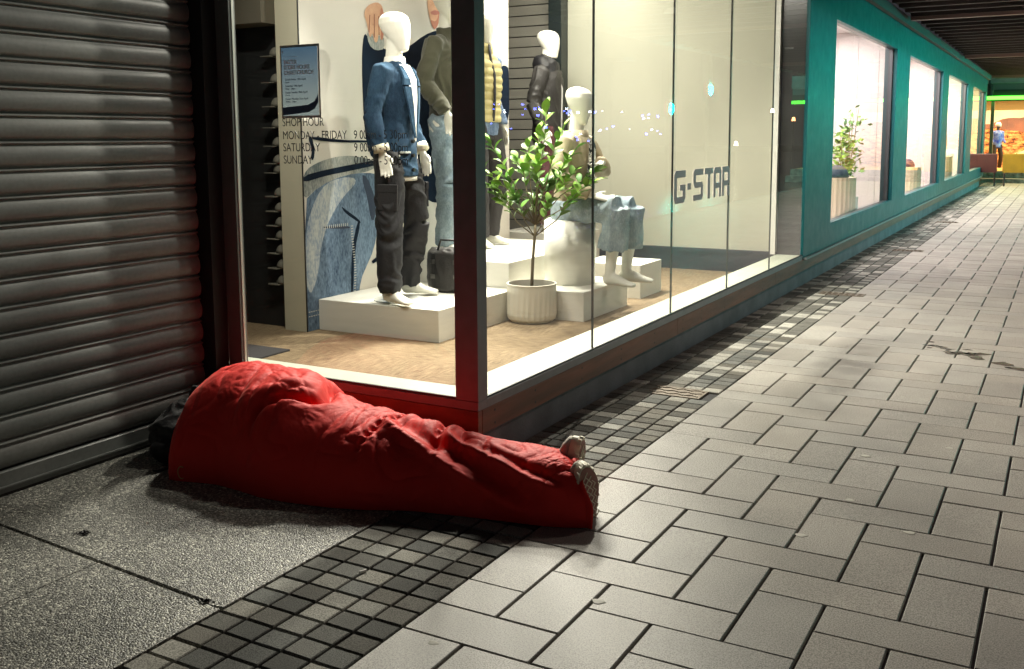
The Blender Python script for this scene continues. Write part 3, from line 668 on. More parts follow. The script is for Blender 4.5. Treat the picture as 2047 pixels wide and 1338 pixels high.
b = MB(); b.box(-.689, -.66, 5.96, 26.2, .2435, .262); tp(b, 'ledge', mat('ledge_grey', (.2, .22, .22), .5))
FRD = mat('window_frame_dark', (.05, .055, .06), .35, metal=.3)
BD = [mat('booth_pinkish', (.72, .66, .64), .7, var=.05), mat('booth_pinkish', (1, 1, 1)), mat('booth_white', (.70, .66, .58), .7), mat('booth_tan', (.60, .54, .40), .7)]
for k, (a, c) in enumerate(WIN):
    f = MB()
    f.box(-.80, -.742, a - .03, a + .01, .47, 2.50); f.box(-.84, -.742, c - .03, c + .03, .47, 2.50); f.box(-.80, -.742, a + .01, c - .03, 2.462, 2.50); f.box(-.80, -.742, a + .01, c - .03, .46, .486)
    wf = tp(f, 'window_frame', FRD)
    n = 3
    for q in range(n):
        g_ = MB(); u0 = a + .02 + (c - a - .07) * q / n; u1 = a + .02 + (c - a - .07) * (q + 1) / n
        g_.box(-.775, -.767, u0 + .004, u1 - .004, .487, 2.46); o = g_.build('pane', GL); o.parent = wf
    # booth: floor, back, far side, ceiling
    bb = MB(); bb.box(-2.1, -.87, a - .5, c + .5, .05, .2); bb.box(-2.1, -.87, a - .5, c + .5, 2.75, 2.85)
    bb.box(-2.15, -2.1, a - .5, c + .5, .05, 2.85); bb.box(-2.1, -.87, c + .45, c + .5, .2, 2.75); bb.box(-2.1, -.87, a - .5, a - .45, .2, 2.75)
    tp(bb, 'display_booth', BD[k])
    pn = MB(); yy = a - .4
    while yy < c + .3:
        pn.box(-2.098, -2.085, yy, yy + .42, .2, 2.7); yy += .43
    xx = -2.08
    while xx < -.9:
        pn.box(xx, xx + .27, c + .435, c + .449, .2, 2.7); xx += .275
    tp(pn, 'back_panel', BD[k])

# ------------------------------------------------------------------ canopy
RIB = mat('canopy_dark_metal', (.035, .026, .024), .5, metal=.3, var=.3, vscale=2)
cn = empty('canopy', (-.6, 0, 2.92), label='dark ribbed metal canopy over the pavement', cat='canopy')
b = MB(); b.box(-.62 + .6, 4.2, -7, 28.3, .03, .1); b.box(.0, 4.2, -7, 28.3, .02, .0299); b.build('soffit', RIB, cn)
rb = MB(); rb.box(0, 3.8, -.02, .02, -.03, .02); rbm = mesh_of(rb, 'rib', RIB)
yy = -6.5; k = 0
while yy < 28.2:
    link_copy(rbm, 'rib', (0.02, yy, 0), cn); yy += .52
bm_ = MB(); bm_.box(0, 3.8, -.05, .05, -.075, .019); bmm = mesh_of(bm_, 'beam', mat('canopy_beam', (.16, .10, .085), .45, metal=.3))
for yy in (-2.3, 4.7, 11.13 + .1, 18.8, 26.6): link_copy(bmm, 'beam', (0.02, yy, 0), cn)

# ------------------------------------------------------------------ sleeping bag
def bag_fabric():
    m, nt, b = nodes_of('red_nylon')
    geo = N(nt, 'ShaderNodeNewGeometry')
    b.inputs['Base Color'].default_value = (.52, .012, .014, 1)
    no = N(nt, 'ShaderNodeTexNoise'); no.inputs['Scale'].default_value = 5; no.inputs['Detail'].default_value = 4; L(nt, geo, 'Position', no, 'Vector')
    mx = N(nt, 'ShaderNodeMix', data_type='RGBA'); mx.inputs[6].default_value = (.60, .018, .016, 1); mx.inputs[7].default_value = (.70, .036, .030, 1)
    L(nt, no, 0, mx, 0); L(nt, mx, 2, b, 'Base Color')
    b.inputs['Roughness'].default_value = .6; b.inputs['Specular IOR Level'].default_value = .18
    b.inputs['Sheen Weight'].default_value = .25; b.inputs['Sheen Tint'].default_value = (1, .35, .3, 1); b.inputs['Sheen Roughness'].default_value = .4
    # crumple relief of thin nylon
    mp = N(nt, 'ShaderNodeMapping'); mp.inputs['Scale'].default_value = (1.6, .7, 1.1); mp.inputs['Rotation'].default_value = (0, .3, .6); L(nt, geo, 'Position', mp, 'Vector')
    w = N(nt, 'ShaderNodeTexNoise'); w.inputs['Scale'].default_value = 34; w.inputs['Detail'].default_value = 5; w.inputs['Distortion'].default_value = 1.4
    try: w.noise_type = 'RIDGED_MULTIFRACTAL'
    except Exception: pass
    L(nt, mp, 0, w, 'Vector')
    bp = N(nt, 'ShaderNodeBump'); bp.inputs['Strength'].default_value = .5; bp.inputs['Distance'].default_value = .0022; L(nt, w, 0, bp, 'Height'); L(nt, bp, 0, b, 'Normal')
    return m
REDN = bag_fabric()
SEC = [  # s, near contact, far contact, height
 (-0.035, (-1.72, -.335), (-1.97, .18), .24), (0.0, (-1.690, -.340), (-1.94, .21), .315), (.06, (-1.62, -.32), (-1.86, .27), .378), (.12, (-1.51, -.290), (-1.76, .30), .412), (.19, (-1.37, -.300), (-1.58, .31), .420),
 (.25, (-1.256, -.315), (-1.40, .31), .405), (.285, (-1.18, -.310), (-1.29, .30), .375), (.31, (-1.13, -.305), (-1.22, .29), .315), (.40, (-.97, -.275), (-1.01, .29), .300), (.50, (-.83, -.230), (-.86, .28), .265),
 (.60, (-.68, -.155), (-.71, .30), .238), (.70, (-.51, -.115), (-.55, .30), .225), (.80, (-.34, -.080), (-.39, .30), .222), (.90, (-.175, -.050), (-.27, .29), .220), (.96, (-.085, -.015), (-.215, .275), .208), (1.0, (-.040, .012), (-.175, .265), .185)]
def sec(s):
    for a, c in zip(SEC[:-1], SEC[1:]):
        if s <= c[0] or c is SEC[-1]:
            t = (s - a[0]) / (c[0] - a[0]); t = max(0, min(1, t)); return [a[1][0] + t * (c[1][0] - a[1][0]), a[1][1] + t * (c[1][1] - a[1][1]), a[2][0] + t * (c[2][0] - a[2][0]), a[2][1] + t * (c[2][1] - a[2][1]), a[3] + t * (c[3] - a[3])]
def gauss(x, w): return math.exp(-(x / w) ** 2)
def ssm(x, a, b):
    t = max(0, min(1, (x - a) / (b - a))); return t * t * (3 - 2 * t)
def bag_point(s, th):
    # th 0 = near ground, 1 = far ground
    k = [0] * 5; 
    ww = 0
    for ds, wgt in ((-.02, 1), (0, 2), (.02, 1)):
        q = sec(s + ds); k = [a + wgt * c for a, c in zip(k, q)]; ww += wgt
    nx, ny, fx, fy, h = [a / ww for a in k]
    a = th * math.pi
    ca, sa = math.cos(a), math.sin(a)
    ex = .92
    u = math.copysign(abs(ca) ** ex, ca); v = sa ** (.86 - .30 * ssm(s, .80, .98))
    cx, cy = (nx + fx) / 2, (ny + fy) / 2; hx, hy = (nx - fx) / 2, (ny - fy) / 2
    p = Vector((cx + hx * u, cy + hy * u, h * v))
    p.x -= .052 * sa ** 1.5 * ssm(s, .84, 1.0)
    # slight slump toward the viewer in the lower front
    return p, Vector((hx, hy, 0)).normalized() * ca * 1.0 + Vector((0, 0, 1)) * sa
def bag_disp(s, th, p):
    d = 0.0
    up = math.sin(th * math.pi)
    # overlap at the hips: the upper part billows over the lower
    g0 = .298 - .115 * ssm(.50 - th, 0, .42) + .012 * math.sin(th * 17)
    x = s - g0
    side = ssm(th, .13, .30) * (1 - ssm(th, .78, .95))
    d -= .046 * side * gauss(x - .004, .009)
    d += .020 * side * (gauss(x + .035, .028)) + .010 * side * gauss(x - .03, .02)
    # puckered seam at the knees
    g1 = .462 - .03 * (.5 - th)
    x = s - g1; on = ssm(th, .16, .3)
    d -= .014 * on * gauss(x, .008) * (1 + .5 * math.sin(th * 130)); d += .007 * on * gauss(x - .022, .014)
    g1b = .39 + .02 * math.sin(th * 6)
    d -= .007 * ssm(th, .3, .4) * gauss(s - g1b, .006)
    # second gathered crease at the shins
    g2 = .600 + .12 * (.5 - th); x = s - g2; on = ssm(th, .22, .36)
    d -= .018 * on * gauss(x, .010) * (1 + .35 * math.sin(th * 90)); d += .010 * on * gauss(x - .03, .018)
    g3 = .735 + .02 * math.sin(th * 9); d -= .008 * ssm(th, .3, .45) * gauss(s - g3, .007)
    # long diagonal ridge running down from the knee seam toward the feet, hollow above it
    if .42 < s < .95:
        tr = .50 - .40 * ((s - .44) / .36); x = th - tr; f = ssm(s, .43, .50) * (1 - ssm(s, .78, .92))
        d += .024 * f * gauss(x, .035) - .030 * f * gauss(x - .095, .05)
        tr = .46 - .30 * ((s - .62) / .30); x = th - tr; f = ssm(s, .60, .66) * (1 - ssm(s, .88, .97))
        d += .014 * f * gauss(x, .03) - .016 * f * gauss(x - .07, .035)
    # hanging folds below the shoulder
    f = ssm(s, .02, .1) * (1 - ssm(s, .27, .32)); v = ssm(th, .12, .3) * (1 - ssm(th, .42, .56))
    w = s * 62 + 5 * mn.noise(Vector((s * 9, th * 3, 0))) - th * 5
    d += .013 * f * v * (abs(math.sin(w)) ** .6 * 1.3 - .8)
    # fans of creases on top of the shoulder
    f = ssm(s, .05, .12) * (1 - ssm(s, .30, .36)); v = ssm(th, .38, .48) * (1 - ssm(th, .8, .95))
    w = (s * 1.0 + th * .9) * 36 + 4 * mn.noise(Vector((s * 8, th * 6, 4)))
    d += .008 * f * v * (abs(math.sin(w)) ** .45 - .7)
    # general crumple, ridged noise stretched along and across
    W1 = Vector((mn.noise(p * 5), mn.noise(p * 5 + Vector((5, 5, 5))), mn.noise(p * 5 + Vector((1, 9, 2)))))
    e1, e2, e3 = p.x * .92 + p.z * .5, p.y, p.z - p.x * .35
    n1 = abs(mn.noise(Vector((e1 * 8, e2 * 5, e3 * 8)) + W1 * 1.1))
    d += (.015 + .006 * ssm(s, .33, .42)) * (min(n1, .5) ** .6 - .45) * (.3 + .7 * up)
    n2 = abs(mn.noise(Vector((e1 * 22 + e2 * 9, e2 * 12 - e1 * 6, e3 * 15)) + W1 * 2.5))
    d += .0085 * (min(n2, .5) ** .55 - .45) * ssm(th, .14, .42) * (.35 + .65 * ssm(mn.noise(p * 3.6 + Vector((7, 7, 7))), -.1, .22))
    n3 = abs(mn.noise(Vector((e1 * 58 - e2 * 20, e2 * 26 + e1 * 16, e3 * 30)) + W1 * 5))
    d += .0046 * (min(n3, .5) ** .5 - .45) * ssm(th, .15, .4) * (.4 + .6 * ssm(mn.noise(p * 4.5 + Vector((2, 7, 5))), -.15, .2))
    d += .016 * mn.noise(p * 3.6) * up
    d *= ssm(s, -.03, .01) * .6 + .4
    return d
NS, NT = 460, 190
def bag_grid(s0, s1, ns):
    vs = []
    for i in range(ns):
        s = s0 + (s1 - s0) * i / (ns - 1)
        for j in range(NT):
            th = j / (NT - 1)
            p, nrm = bag_point(s, th)
            d = bag_disp(s, th, p) * (1 if 0 < j < NT - 1 else 0) * min(1, min(j, NT - 1 - j) / 10)
            q = p + nrm.normalized() * d
            q.z = max(q.z, .002 + .001 * (j % 2))
            vs.append(q)
    return vs
vs = bag_grid(-.035, 1.0, NS)
rows = [vs[i * NT:(i + 1) * NT] for i in range(NS)]
# gathered head end: curls in and down
r0 = rows[0]; cen = sum(r0, Vector()) / NT; ax = Vector((-.88, .40, 0)).normalized()
ends = []
for sc_, off in ((.985, .014), (.95, .024), (.88, .030), (.76, .028), (.55, .012), (.3, -.01)):
    ends.append([Vector((cen.x + (p.x - cen.x) * sc_, cen.y + (p.y - cen.y) * sc_, max(.002, p.z * sc_))) + ax * off for p in r0])
rows = ends[::-1] + rows
mbg = MB(); mbg.loft(rows, False, closed=False)
r1 = rows[-1]; cen1 = sum(r1, Vector()) / NT; ax1 = Vector((.93, .2, 0)).normalized()
lip = [r1]
for sc_, off in ((1.03, .006), (1.045, .014), (1.03, .020), (1.0, .020), (.97, .014)):
    lip.append([Vector((cen1.x + (p.x - cen1.x) * sc_, cen1.y + (p.y - cen1.y) * sc_, max(.002, p.z * sc_ * (1 + .02 * math.sin(j * .23))))) + ax1 * (off + .006 * math.sin(j * .13)) for j, p in enumerate(r1)])
mbg.loft(lip, False, closed=False)
lin = [lip[-1]]
for sc_, off in ((.93, 0), (.88, -.05), (.84, -.12), (.80, -.20)):
    lin.append([Vector((cen1.x + (p.x - cen1.x) * sc_, cen1.y + (p.y - cen1.y) * sc_, max(.004, p.z * sc_ + .006 * math.sin(j * .31)))) + ax1 * off for j, p in enumerate(r1)])
bag = empty('sleeping_bag', (-.95, 0, 0), label='rumpled red sleeping bag covering a person asleep on the ground beneath the window corner', cat='sleeping bag')
o = mbg.build('quilt', REDN, None, smooth=True); o.parent = bag; o.matrix_parent_inverse = Matrix.Translation((.95, 0, 0))
b = MB(); b.loft(lin, False, closed=False)
o = b.build('lining', mat('lining_grey_violet', (.42, .38, .46), .6, bump=.4, bscale=40), None, smooth=True); o.parent = bag; o.matrix_parent_inverse = Matrix.Translation((.95, 0, 0))
# drawcord loop on the near lower corner
b = MB(); pts = []
for k in range(13):
    a = 1.1 + k / 12 * 4.2; pts.append((-1.625 + .020 * math.cos(a), -.352 - .004 * k / 12, .050 + .024 * math.sin(a), .0022, .0022))
b.limb(pts, n=6); o = b.build('cord_loop', mat('cord_tan', (.55, .28, .12), .7), None, smooth=True); o.parent = bag; o.matrix_parent_inverse = Matrix.Translation((.95, 0, 0))

# ------------------------------------------------------------------ person under the bag: legs, trainers
TRS = mat('dark_trousers', (.02, .02, .025), .85)
pe = empty('person', (-1.0, .05, 0), label='person lying under the red sleeping bag, only the trainers showing at its open end', cat='person')
def pp(o):
    o.parent = pe; o.matrix_parent_inverse = Matrix.Translation((1.0, -.05, 0)); return o
b = MB()
b.limb([(-1.78, .0, .13, .06, .07), (-1.72, .0, .14, .09, .095), (-1.64, .0, .13, .07, .07), (-1.58, .0, .13, .05, .05)], n=16)
b.limb([(-1.62, .0, .13, .06, .06), (-1.55, .0, .14, .16, .10), (-1.35, .0, .14, .17, .11), (-1.15, .02, .13, .15, .10), (-1.05, .03, .13, .15, .10)], n=16)
b.limb([(-1.1, -.03, .12, .09, .09), (-.68, .04, .10, .065, .065), (-.3, .09, .075, .045, .045), (-.19, .095, .06, .036, .04)], n=14)
b.limb([(-1.1, .09, .12, .09, .09), (-.68, .14, .10, .065, .065), (-.34, .16, .075, .045, .045), (-.20, .165, .06, .036, .04)], n=14)
b.limb([(-1.5, -.12, .16, .05, .05), (-1.3, -.17, .10, .04, .04), (-1.08, -.12, .08, .03, .03)], n=12)
pp(link_mesh(remesh(b, .012, 3), 'body', TRS))
SOLE = mat('sole_cream', (.82, .78, .62), .6, var=.12, vscale=25, bump=.1, bscale=80)
TRD = mat('tread_pinkish_brown', (.42, .22, .19), .75, var=.2, vscale=30)
UPP = mat('shoe_upper', (.45, .42, .36), .8, bump=.3, bscale=150)
def outline(n=40):
    pts = []
    for k in range(n):
        a = 2 * math.pi * k / n
        v = -math.cos(a)                       # -1 heel, 1 toe
        w = .034 + .011 * math.sin((v + .2) * 2.2)
        pts.append((w * math.sin(a) * (abs(math.sin(a)) ** -.25 if abs(math.sin(a)) > 1e-3 else 1) + .004 * math.sin(v * 2), .134 * v))
    return pts
OUT = outline()
def shoe(mtx, label):
    # local: x width, y along foot (toe +), z sole normal pointing outwards (away from the foot)
    r = bpy.data.objects.new('shoe', None); 
    def w(b, name, m, par=None, sm=False):
        b.v = [tuple(mtx @ Vector(v)) for v in b.v]; o = b.build(name, m, None, smooth=sm); return pp(o)
    b = MB()
    rings = []
    for z, sc_ in ((-.044, .88), (-.038, .99), (-.02, 1.02), (-.004, 1.0), (0, .97)):
        rings.append([(x * sc_, y * (1 + (sc_ - 1) * .4), z + .012 * max(0, -z * 30) * 0 + .02 * max(0, (y / .142 - .55)) ** 1.5 * -1) for x, y in OUT])
    b.loft(rings, True)
    so = w(b, 'sole', SOLE); 
    if label: so['label'] = label
    b = MB()   # brown tread field with cream zigzag ribs standing in it
    b.loft([[(x * .93, y * .95, z - .02 * max(0, (y / .142 - .55)) ** 1.5) for x, y in OUT] for z in (-.001, .0022)], True); tr = w(b, 'tread', TRD); tr.parent = so; tr.matrix_parent_inverse = Matrix.Identity(4)
    b = MB()
    for c in (-.024, -.012, 0.0, .012, .024):
        L_ = .116 if abs(c) < .006 else (.104 if abs(c) < .02 else .078)
        prev = None; k = 0; y = -L_
        while y < L_:
            x = c + (.0055 if k % 2 else -.0055)
            if prev:
                (px, py) = prev; dx, dy = x - px, y - py; l = math.hypot(dx, dy); nx, ny = -dy / l * .0015, dx / l * .0015
                zz = lambda yy: -.02 * max(0, (yy / .142 - .55)) ** 1.5
                b.loft([[(px + nx, py + ny, z + zz(py)), (px - nx, py - ny, z + zz(py)), (x - nx, y - ny, z + zz(y)), (x + nx, y + ny, z + zz(y))] for z in (.002, .0045)], True)
            prev = (x, y); y += .015; k += 1
    rb_ = w(b, 'tread_rib', SOLE); rb_['kind'] = 'stuff'; rb_.parent = so; rb_.matrix_parent_inverse = Matrix.Identity(4)
    b = MB(); teeth = MB()
    for k in range(0, len(OUT), 2):       # scalloped lugs round the edge
        x, y = OUT[k]; zz = -.02 * max(0, (y / .142 - .55)) ** 1.5
        teeth.box(x * .975 - .0026, x * .975 + .0026, y - .0050, y + .0050, -.014 + zz, .0005 + zz)
    tt = w(teeth, 'edge_lug', SOLE); tt['kind'] = 'stuff'; tt.parent = so; tt.matrix_parent_inverse = Matrix.Identity(4)
    b = MB()
    b.limb([(0, .125, -.048, .020, .010), (0, .095, -.058, .038, .018), (0, .04, -.058, .040, .038), (0, -.03, -.075, .036, .050), (0, -.09, -.075, .037, .048), (0, -.128, -.055, .030, .03)], side=(1, 0, 0), n=18)
    b.limb([(0, -.06, -.08, .035, .042), (0, -.07, -.13, .037, .045)], side=(1, 0, 0), n=18)
    w(b, 'upper', UPP, sm=True)
def frame(org, xa, ya, za):
    X = Vector(xa).normalized(); Y = Vector(ya); Y = (Y - X * X.dot(Y)).normalized(); Z = X.cross(Y)
    if Z.dot(Vector(za)) < 0: X = -X; Z = X.cross(Y)
    m_ = Matrix.Identity(4)
    for i in range(3): m_[i][0], m_[i][1], m_[i][2], m_[i][3] = X[i], Y[i], Z[i], org[i]
    return m_
shoe(frame((-.170, .205, .118), (-.10, 1, .0), (.16, .0, 1), (1, .10, -.16)), 'far trainer, its cream sole edge turned up')
shoe(frame((-.070, .085, .078), (.62, .78, .25), (.06, -.22, .90), (1, -.80, -.05)), 'near trainer showing pinkish tread with cream wavy ribs')

# ------------------------------------------------------------------ dark clothes and straps at the head end
BLK = mat('black_cloth', (.012, .013, .015), .6, var=.3, vscale=12, bump=.3, bscale=60, sheen=.1)
b = MB()
b.limb([(-1.96, -.20, .10, .10, .10), (-1.99, -.02, .17, .11, .15), (-2.0, .14, .19, .11, .13), (-1.98, .26, .16, .10, .12)], n=18)
b.limb([(-1.93, .22, .27, .06, .045), (-1.98, .12, .29, .07, .05), (-2.0, .02, .27, .07, .05)], n=14)
b.limb([(-1.90, -.24, .05, .09, .05), (-1.98, -.12, .09, .10, .09), (-2.04, .1, .10, .08, .1)], n=14)
bk = empty('backpack', (-1.98, .02, 0), label='black backpack and clothes heaped between the shutter and the head of the red bag', cat='backpack')
o = link_mesh(remesh(b, .010, 10, disp=folds(.012, 7, 16, 3, .002)), 'body', BLK); o.parent = bk; o.matrix_parent_inverse = Matrix.Translation((1.98, -.02, 0))
bk.location.x += .05; bk.scale = (.85, .92, .85)
for (x0, y0_, x1, y1_, w_, z_) in ((-1.86, -.14, -1.865, -.345, .022, .03), (-1.88, -.12, -1.895, -.27, .020, .035), (-1.91, -.10, -1.925, -.23, .016, .04), (-1.80, -.16, -1.79, -.30, .020, .04)):
    b = MB(); d = Vector((x1 - x0, y1_ - y0_, 0)).normalized(); n_ = Vector((-d.y, d.x, 0)) * w_; rings = []
    for k in range(9):
        t = k / 8; c = Vector((x0 + (x1 - x0) * t, y0_ + (y1_ - y0_) * t, .004 + z_ * (1 - t) ** 2 + .008 * math.sin(t * 7))); ww = 1 - .75 * t
        rings.append([c + n_ * ww, c + n_ * ww * .9 + Vector((0, 0, .006)), c - n_ * ww * .9 + Vector((0, 0, .006)), c - n_ * ww])
    b.loft(rings, True); o = b.build('strap', BLK, None, smooth=True); o.parent = bk; o.matrix_parent_inverse = Matrix.Translation((1.98, -.02, 0))
b = MB(); b.limb([(-1.83, -.12, .19, .03, .02), (-1.84, -.14, .14, .035, .02), (-1.80, -.20, .09, .02, .015)], n=10)
o = b.build('cloth_flap', mat('cloth_grey', (.12, .13, .12), .8), None, smooth=True); o.parent = bk; o.matrix_parent_inverse = Matrix.Translation((1.98, -.02, 0))

# ------------------------------------------------------------------ display platforms
PLT = mat('platform_white', (.72, .71, .64), .5, var=.07, vscale=4, stretch=(1, 1, 8), bump=.06, bscale=30)
def block(x0, x1, y0, y1, z0, z1, label):
    r = MB(); r.bbox(x0 - x0, x1 - x0, y0 - y0, y1 - y0, z0, z1, .002)
    return r.build('display_platform', PLT, loc=None, label=label, cat='platform'), (x0, y0)
for (x0, x1, y0, y1, z0, z1, lb) in (
    (-2.905, -1.965, 1.985, 2.95, .1, .3, 'low white platform nearest the front glass, under the blazer mannequin'),
    (-2.905, -2.02, 2.955, 4.42, .1, .48, 'taller white platform carrying the sweater and gilet mannequins'),
    (-2.02, -1.475, 3.02, 3.78, .1, .3, 'low white plinth block beside the potted tree, under the seated mannequin'),
    (-2.02, -1.50, 4.10, 4.55, .1, .36, 'small white block behind the seated mannequin'),
    (-3.25, -2.5, 4.95, 5.55, .1, .48, 'white block under the black jacket mannequin')):
    m_ = MB(); m_.bbox(0, x1 - x0, 0, y1 - y0, z0 - .1, z1 - .1, .002)
    o = m_.build('display_platform', PLT, label=lb, cat='platform'); o.location = (x0, y0, .1)
b = MB(); b.cyl((0, 0), .185, 0, .455, 48); b.cyl((0, 0), .178, .4555, .462, 48)
o = b.build('display_drum', PLT, smooth=False, label='white cylindrical seat under the seated mannequin', cat='drum seat'); o.location = (-1.775, 3.42, .3005)
me = o.data
for p_ in me.polygons: p_.use_smooth = len(p_.vertices) == 4
b = MB(); b.cyl((0, 0), .17, 0, .006, 48); o = b.build('base_disc', mat('disc_glass', (.62, .64, .60), .12), label='clear round base disc under the blazer mannequin', cat='base disc'); o.location = (-2.42, 2.22, .3005)
# black bag on the low platform
BAGM = mat('bag_black', (.018, .017, .016), .55, bump=.3, bscale=90)
bgp = empty('holdall', (-2.30, 2.66, .3005), rz=.1, label='black buckled holdall standing behind the blazer mannequin legs', cat='bag')
b = MB(); b.limb([(0, 0, 0.002, .17, .075), (0, 0, .03, .185, .09), (0, 0, .17, .19, .095), (0, 0, .27, .175, .085), (0, 0, .30, .15, .05)], side=(1, 0, 0), n=24)
link_mesh(remesh(b, .010, 2, disp=folds(.008, 12, 10, 2)), 'body', BAGM, bgp)
for x in (-.09, .08):
    b = MB(); b.box(x - .012, x + .012, -.104, -.098, .03, .27); b.build('strap', mat('strap_black', (.01, .01, .01), .5), bgp)
    b = MB(); b.box(x - .016, x + .016, -.112, -.1045, .10, .13); b.box(x - .016, x + .016, -.112, -.1045, .2, .23); b.build('buckle', mat('buckle_grey', (.18, .18, .17), .3, metal=.8), bgp)
b = MB(); b.limb([(-.08, -.05, .29, .008, .008), (-.05, -.06, .36, .008, .008), (.05, -.06, .36, .008, .008), (.08, -.05, .29, .008, .008)], n=8); b.build('handle', MATS['strap_black'], bgp, smooth=True)

# ------------------------------------------------------------------ mannequins
MQ = mat('mannequin_white', (.80, .79, .70), .32, coat=.2)
def rot2(p, a, c=(0, 0)):
    x, y = p[0] - c[0], p[1] - c[1]; return (x * math.cos(a) - y * math.sin(a) + c[0], x * math.sin(a) + y * math.cos(a) + c[1])
def head_rings(b, zc, yaw=0, tilt=0, cx=0, sc=1):
    rs = []
    for z, rx, ry, xo in ((-.125, .018, .016, .052), (-.118, .034, .030, .046), (-.09, .045, .040, .040), (-.045, .068, .056, .026), (.01, .090, .071, .009), (.06, .100, .079, -.004), (.095, .092, .074, -.010), (.118, .068, .056, -.014), (.130, .032, .027, -.016), (.133, .008, .007, -.016)):
        ring = []
        for j in range(24):
            a = 2 * math.pi * j / 24; x = (rx * 1.06 * math.cos(a) + xo) * sc; y = ry * 1.1 * math.sin(a) * sc
            x2, zz = x * math.cos(tilt) + z * sc * math.sin(tilt), -x * math.sin(tilt) + z * sc * math.cos(tilt)
            x3, y3 = rot2((x2, y), yaw); ring.append((x3 + cx, y3, zc + zz))
        rs.append(ring)
    b.loft(rs, True)
def hand(b, w, d, fwd, curl=.35, sc=1.0):
    # w wrist point, d direction of the hand, fwd thumb side
    d = Vector(d).normalized(); t = Vector(fwd) - d * Vector(fwd).dot(d); t.normalize(); n_ = d.cross(t)
    W_ = Vector(w)
    b.limb([(*(W_), .022 * sc, .019 * sc), (*(W_ + d * .035 * sc), .036 * sc, .016 * sc), (*(W_ + d * .075 * sc), .041 * sc, .015 * sc), (*(W_ + d * .098 * sc), .036 * sc, .012 * sc)], side=t, n=12)
    for k, (off, ln) in enumerate(((.031, .070), (.0105, .080), (-.0105, .074), (-.031, .058))):
        p0 = W_ + d * .088 * sc + t * off * sc
        p1 = p0 + (d + n_ * curl * .5 + t * off * 2.2).normalized() * ln * .5 * sc
        p2 = p1 + (d + n_ * curl * 1.4 + t * off * 1.2).normalized() * ln * .5 * sc
        b.limb([(*p0, .0095 * sc, .0095 * sc), (*p1, .0088 * sc, .0088 * sc), (*p2, .0068 * sc, .0068 * sc)], side=t, n=8)
    p0 = W_ + d * .028 * sc + t * .028 * sc
    p1 = p0 + (d * .8 + t * .7 + n_ * .3).normalized() * .038 * sc; p2 = p1 + (d + t * .12 + n_ * .4).normalized() * .034 * sc
    b.limb([(*p0, .013 * sc, .012 * sc), (*p1, .0105 * sc, .0105 * sc), (*p2, .0078 * sc, .0078 * sc)], side=n_, n=8)
def foot(b, ank, yaw, zf=0.0):
    c, s2 = math.cos(yaw), math.sin(yaw); f = lambda x, z, a, b_: (ank[0] + x * c, ank[1] + x * s2, zf + z, a, b_)
    b.limb([f(-.045, .04, .024, .030), f(-.02, .05, .032, .045), f(.05, .048, .036, .042), f(.11, .032, .043, .028), f(.165, .022, .044, .019), f(.20, .017, .030, .014)], side=(-s2, c, 0), n=14)
    b.limb([(*ank[:2], zf + .13, .032, .036), (ank[0], ank[1], zf + .05, .033, .040)], side=(-s2, c, 0), n=12)
def legs_pts(side, hipz=.93, spread=.10, yaw=0, kn=(.03, .0), an=(-.02, .0)):
    s2 = side
    return [(0, s2 * .09, hipz), (kn[0], s2 * (.11 + kn[1]), .50), (an[0], s2 * (spread + an[1]), .09)]
class Pose: pass
def std_pose(spread=.14, kneeL=.03, kneeR=.05, armR=None, armL=None, head_yaw=0, head_tilt=0):
    P = Pose()
    P.hips = {1: (0, .09, .93), -1: (0, -.09, .93)}
    P.knee = {1: (kneeL, .11 + spread * .25, .50), -1: (kneeR, -.11 - spread * .25, .50)}
    P.ank = {1: (-.03, spread, .10), -1: (.03, -spread, .10)}
    P.fyaw = {1: .25, -1: -.35}; P.zf = {1: 0, -1: 0}
    P.sh = {1: (0, .162, 1.455), -1: (0, -.162, 1.455)}
    P.el = {1: (-.06, .215, 1.17), -1: (-.06, -.22, 1.17)}
    P.wr = {1: (.04, .22, .94), -1: (.05, -.225, .94)}
    P.hd = {1: (.25, .05, -1), -1: (.25, -.02, -1)}
    P.pel = (0, 0, .95); P.chest = (0, 0, 1.30); P.neck = (0.0, 0, 1.53); P.headz = 1.70; P.hyaw = head_yaw; P.htilt = head_tilt; P.lean = 0
    return P
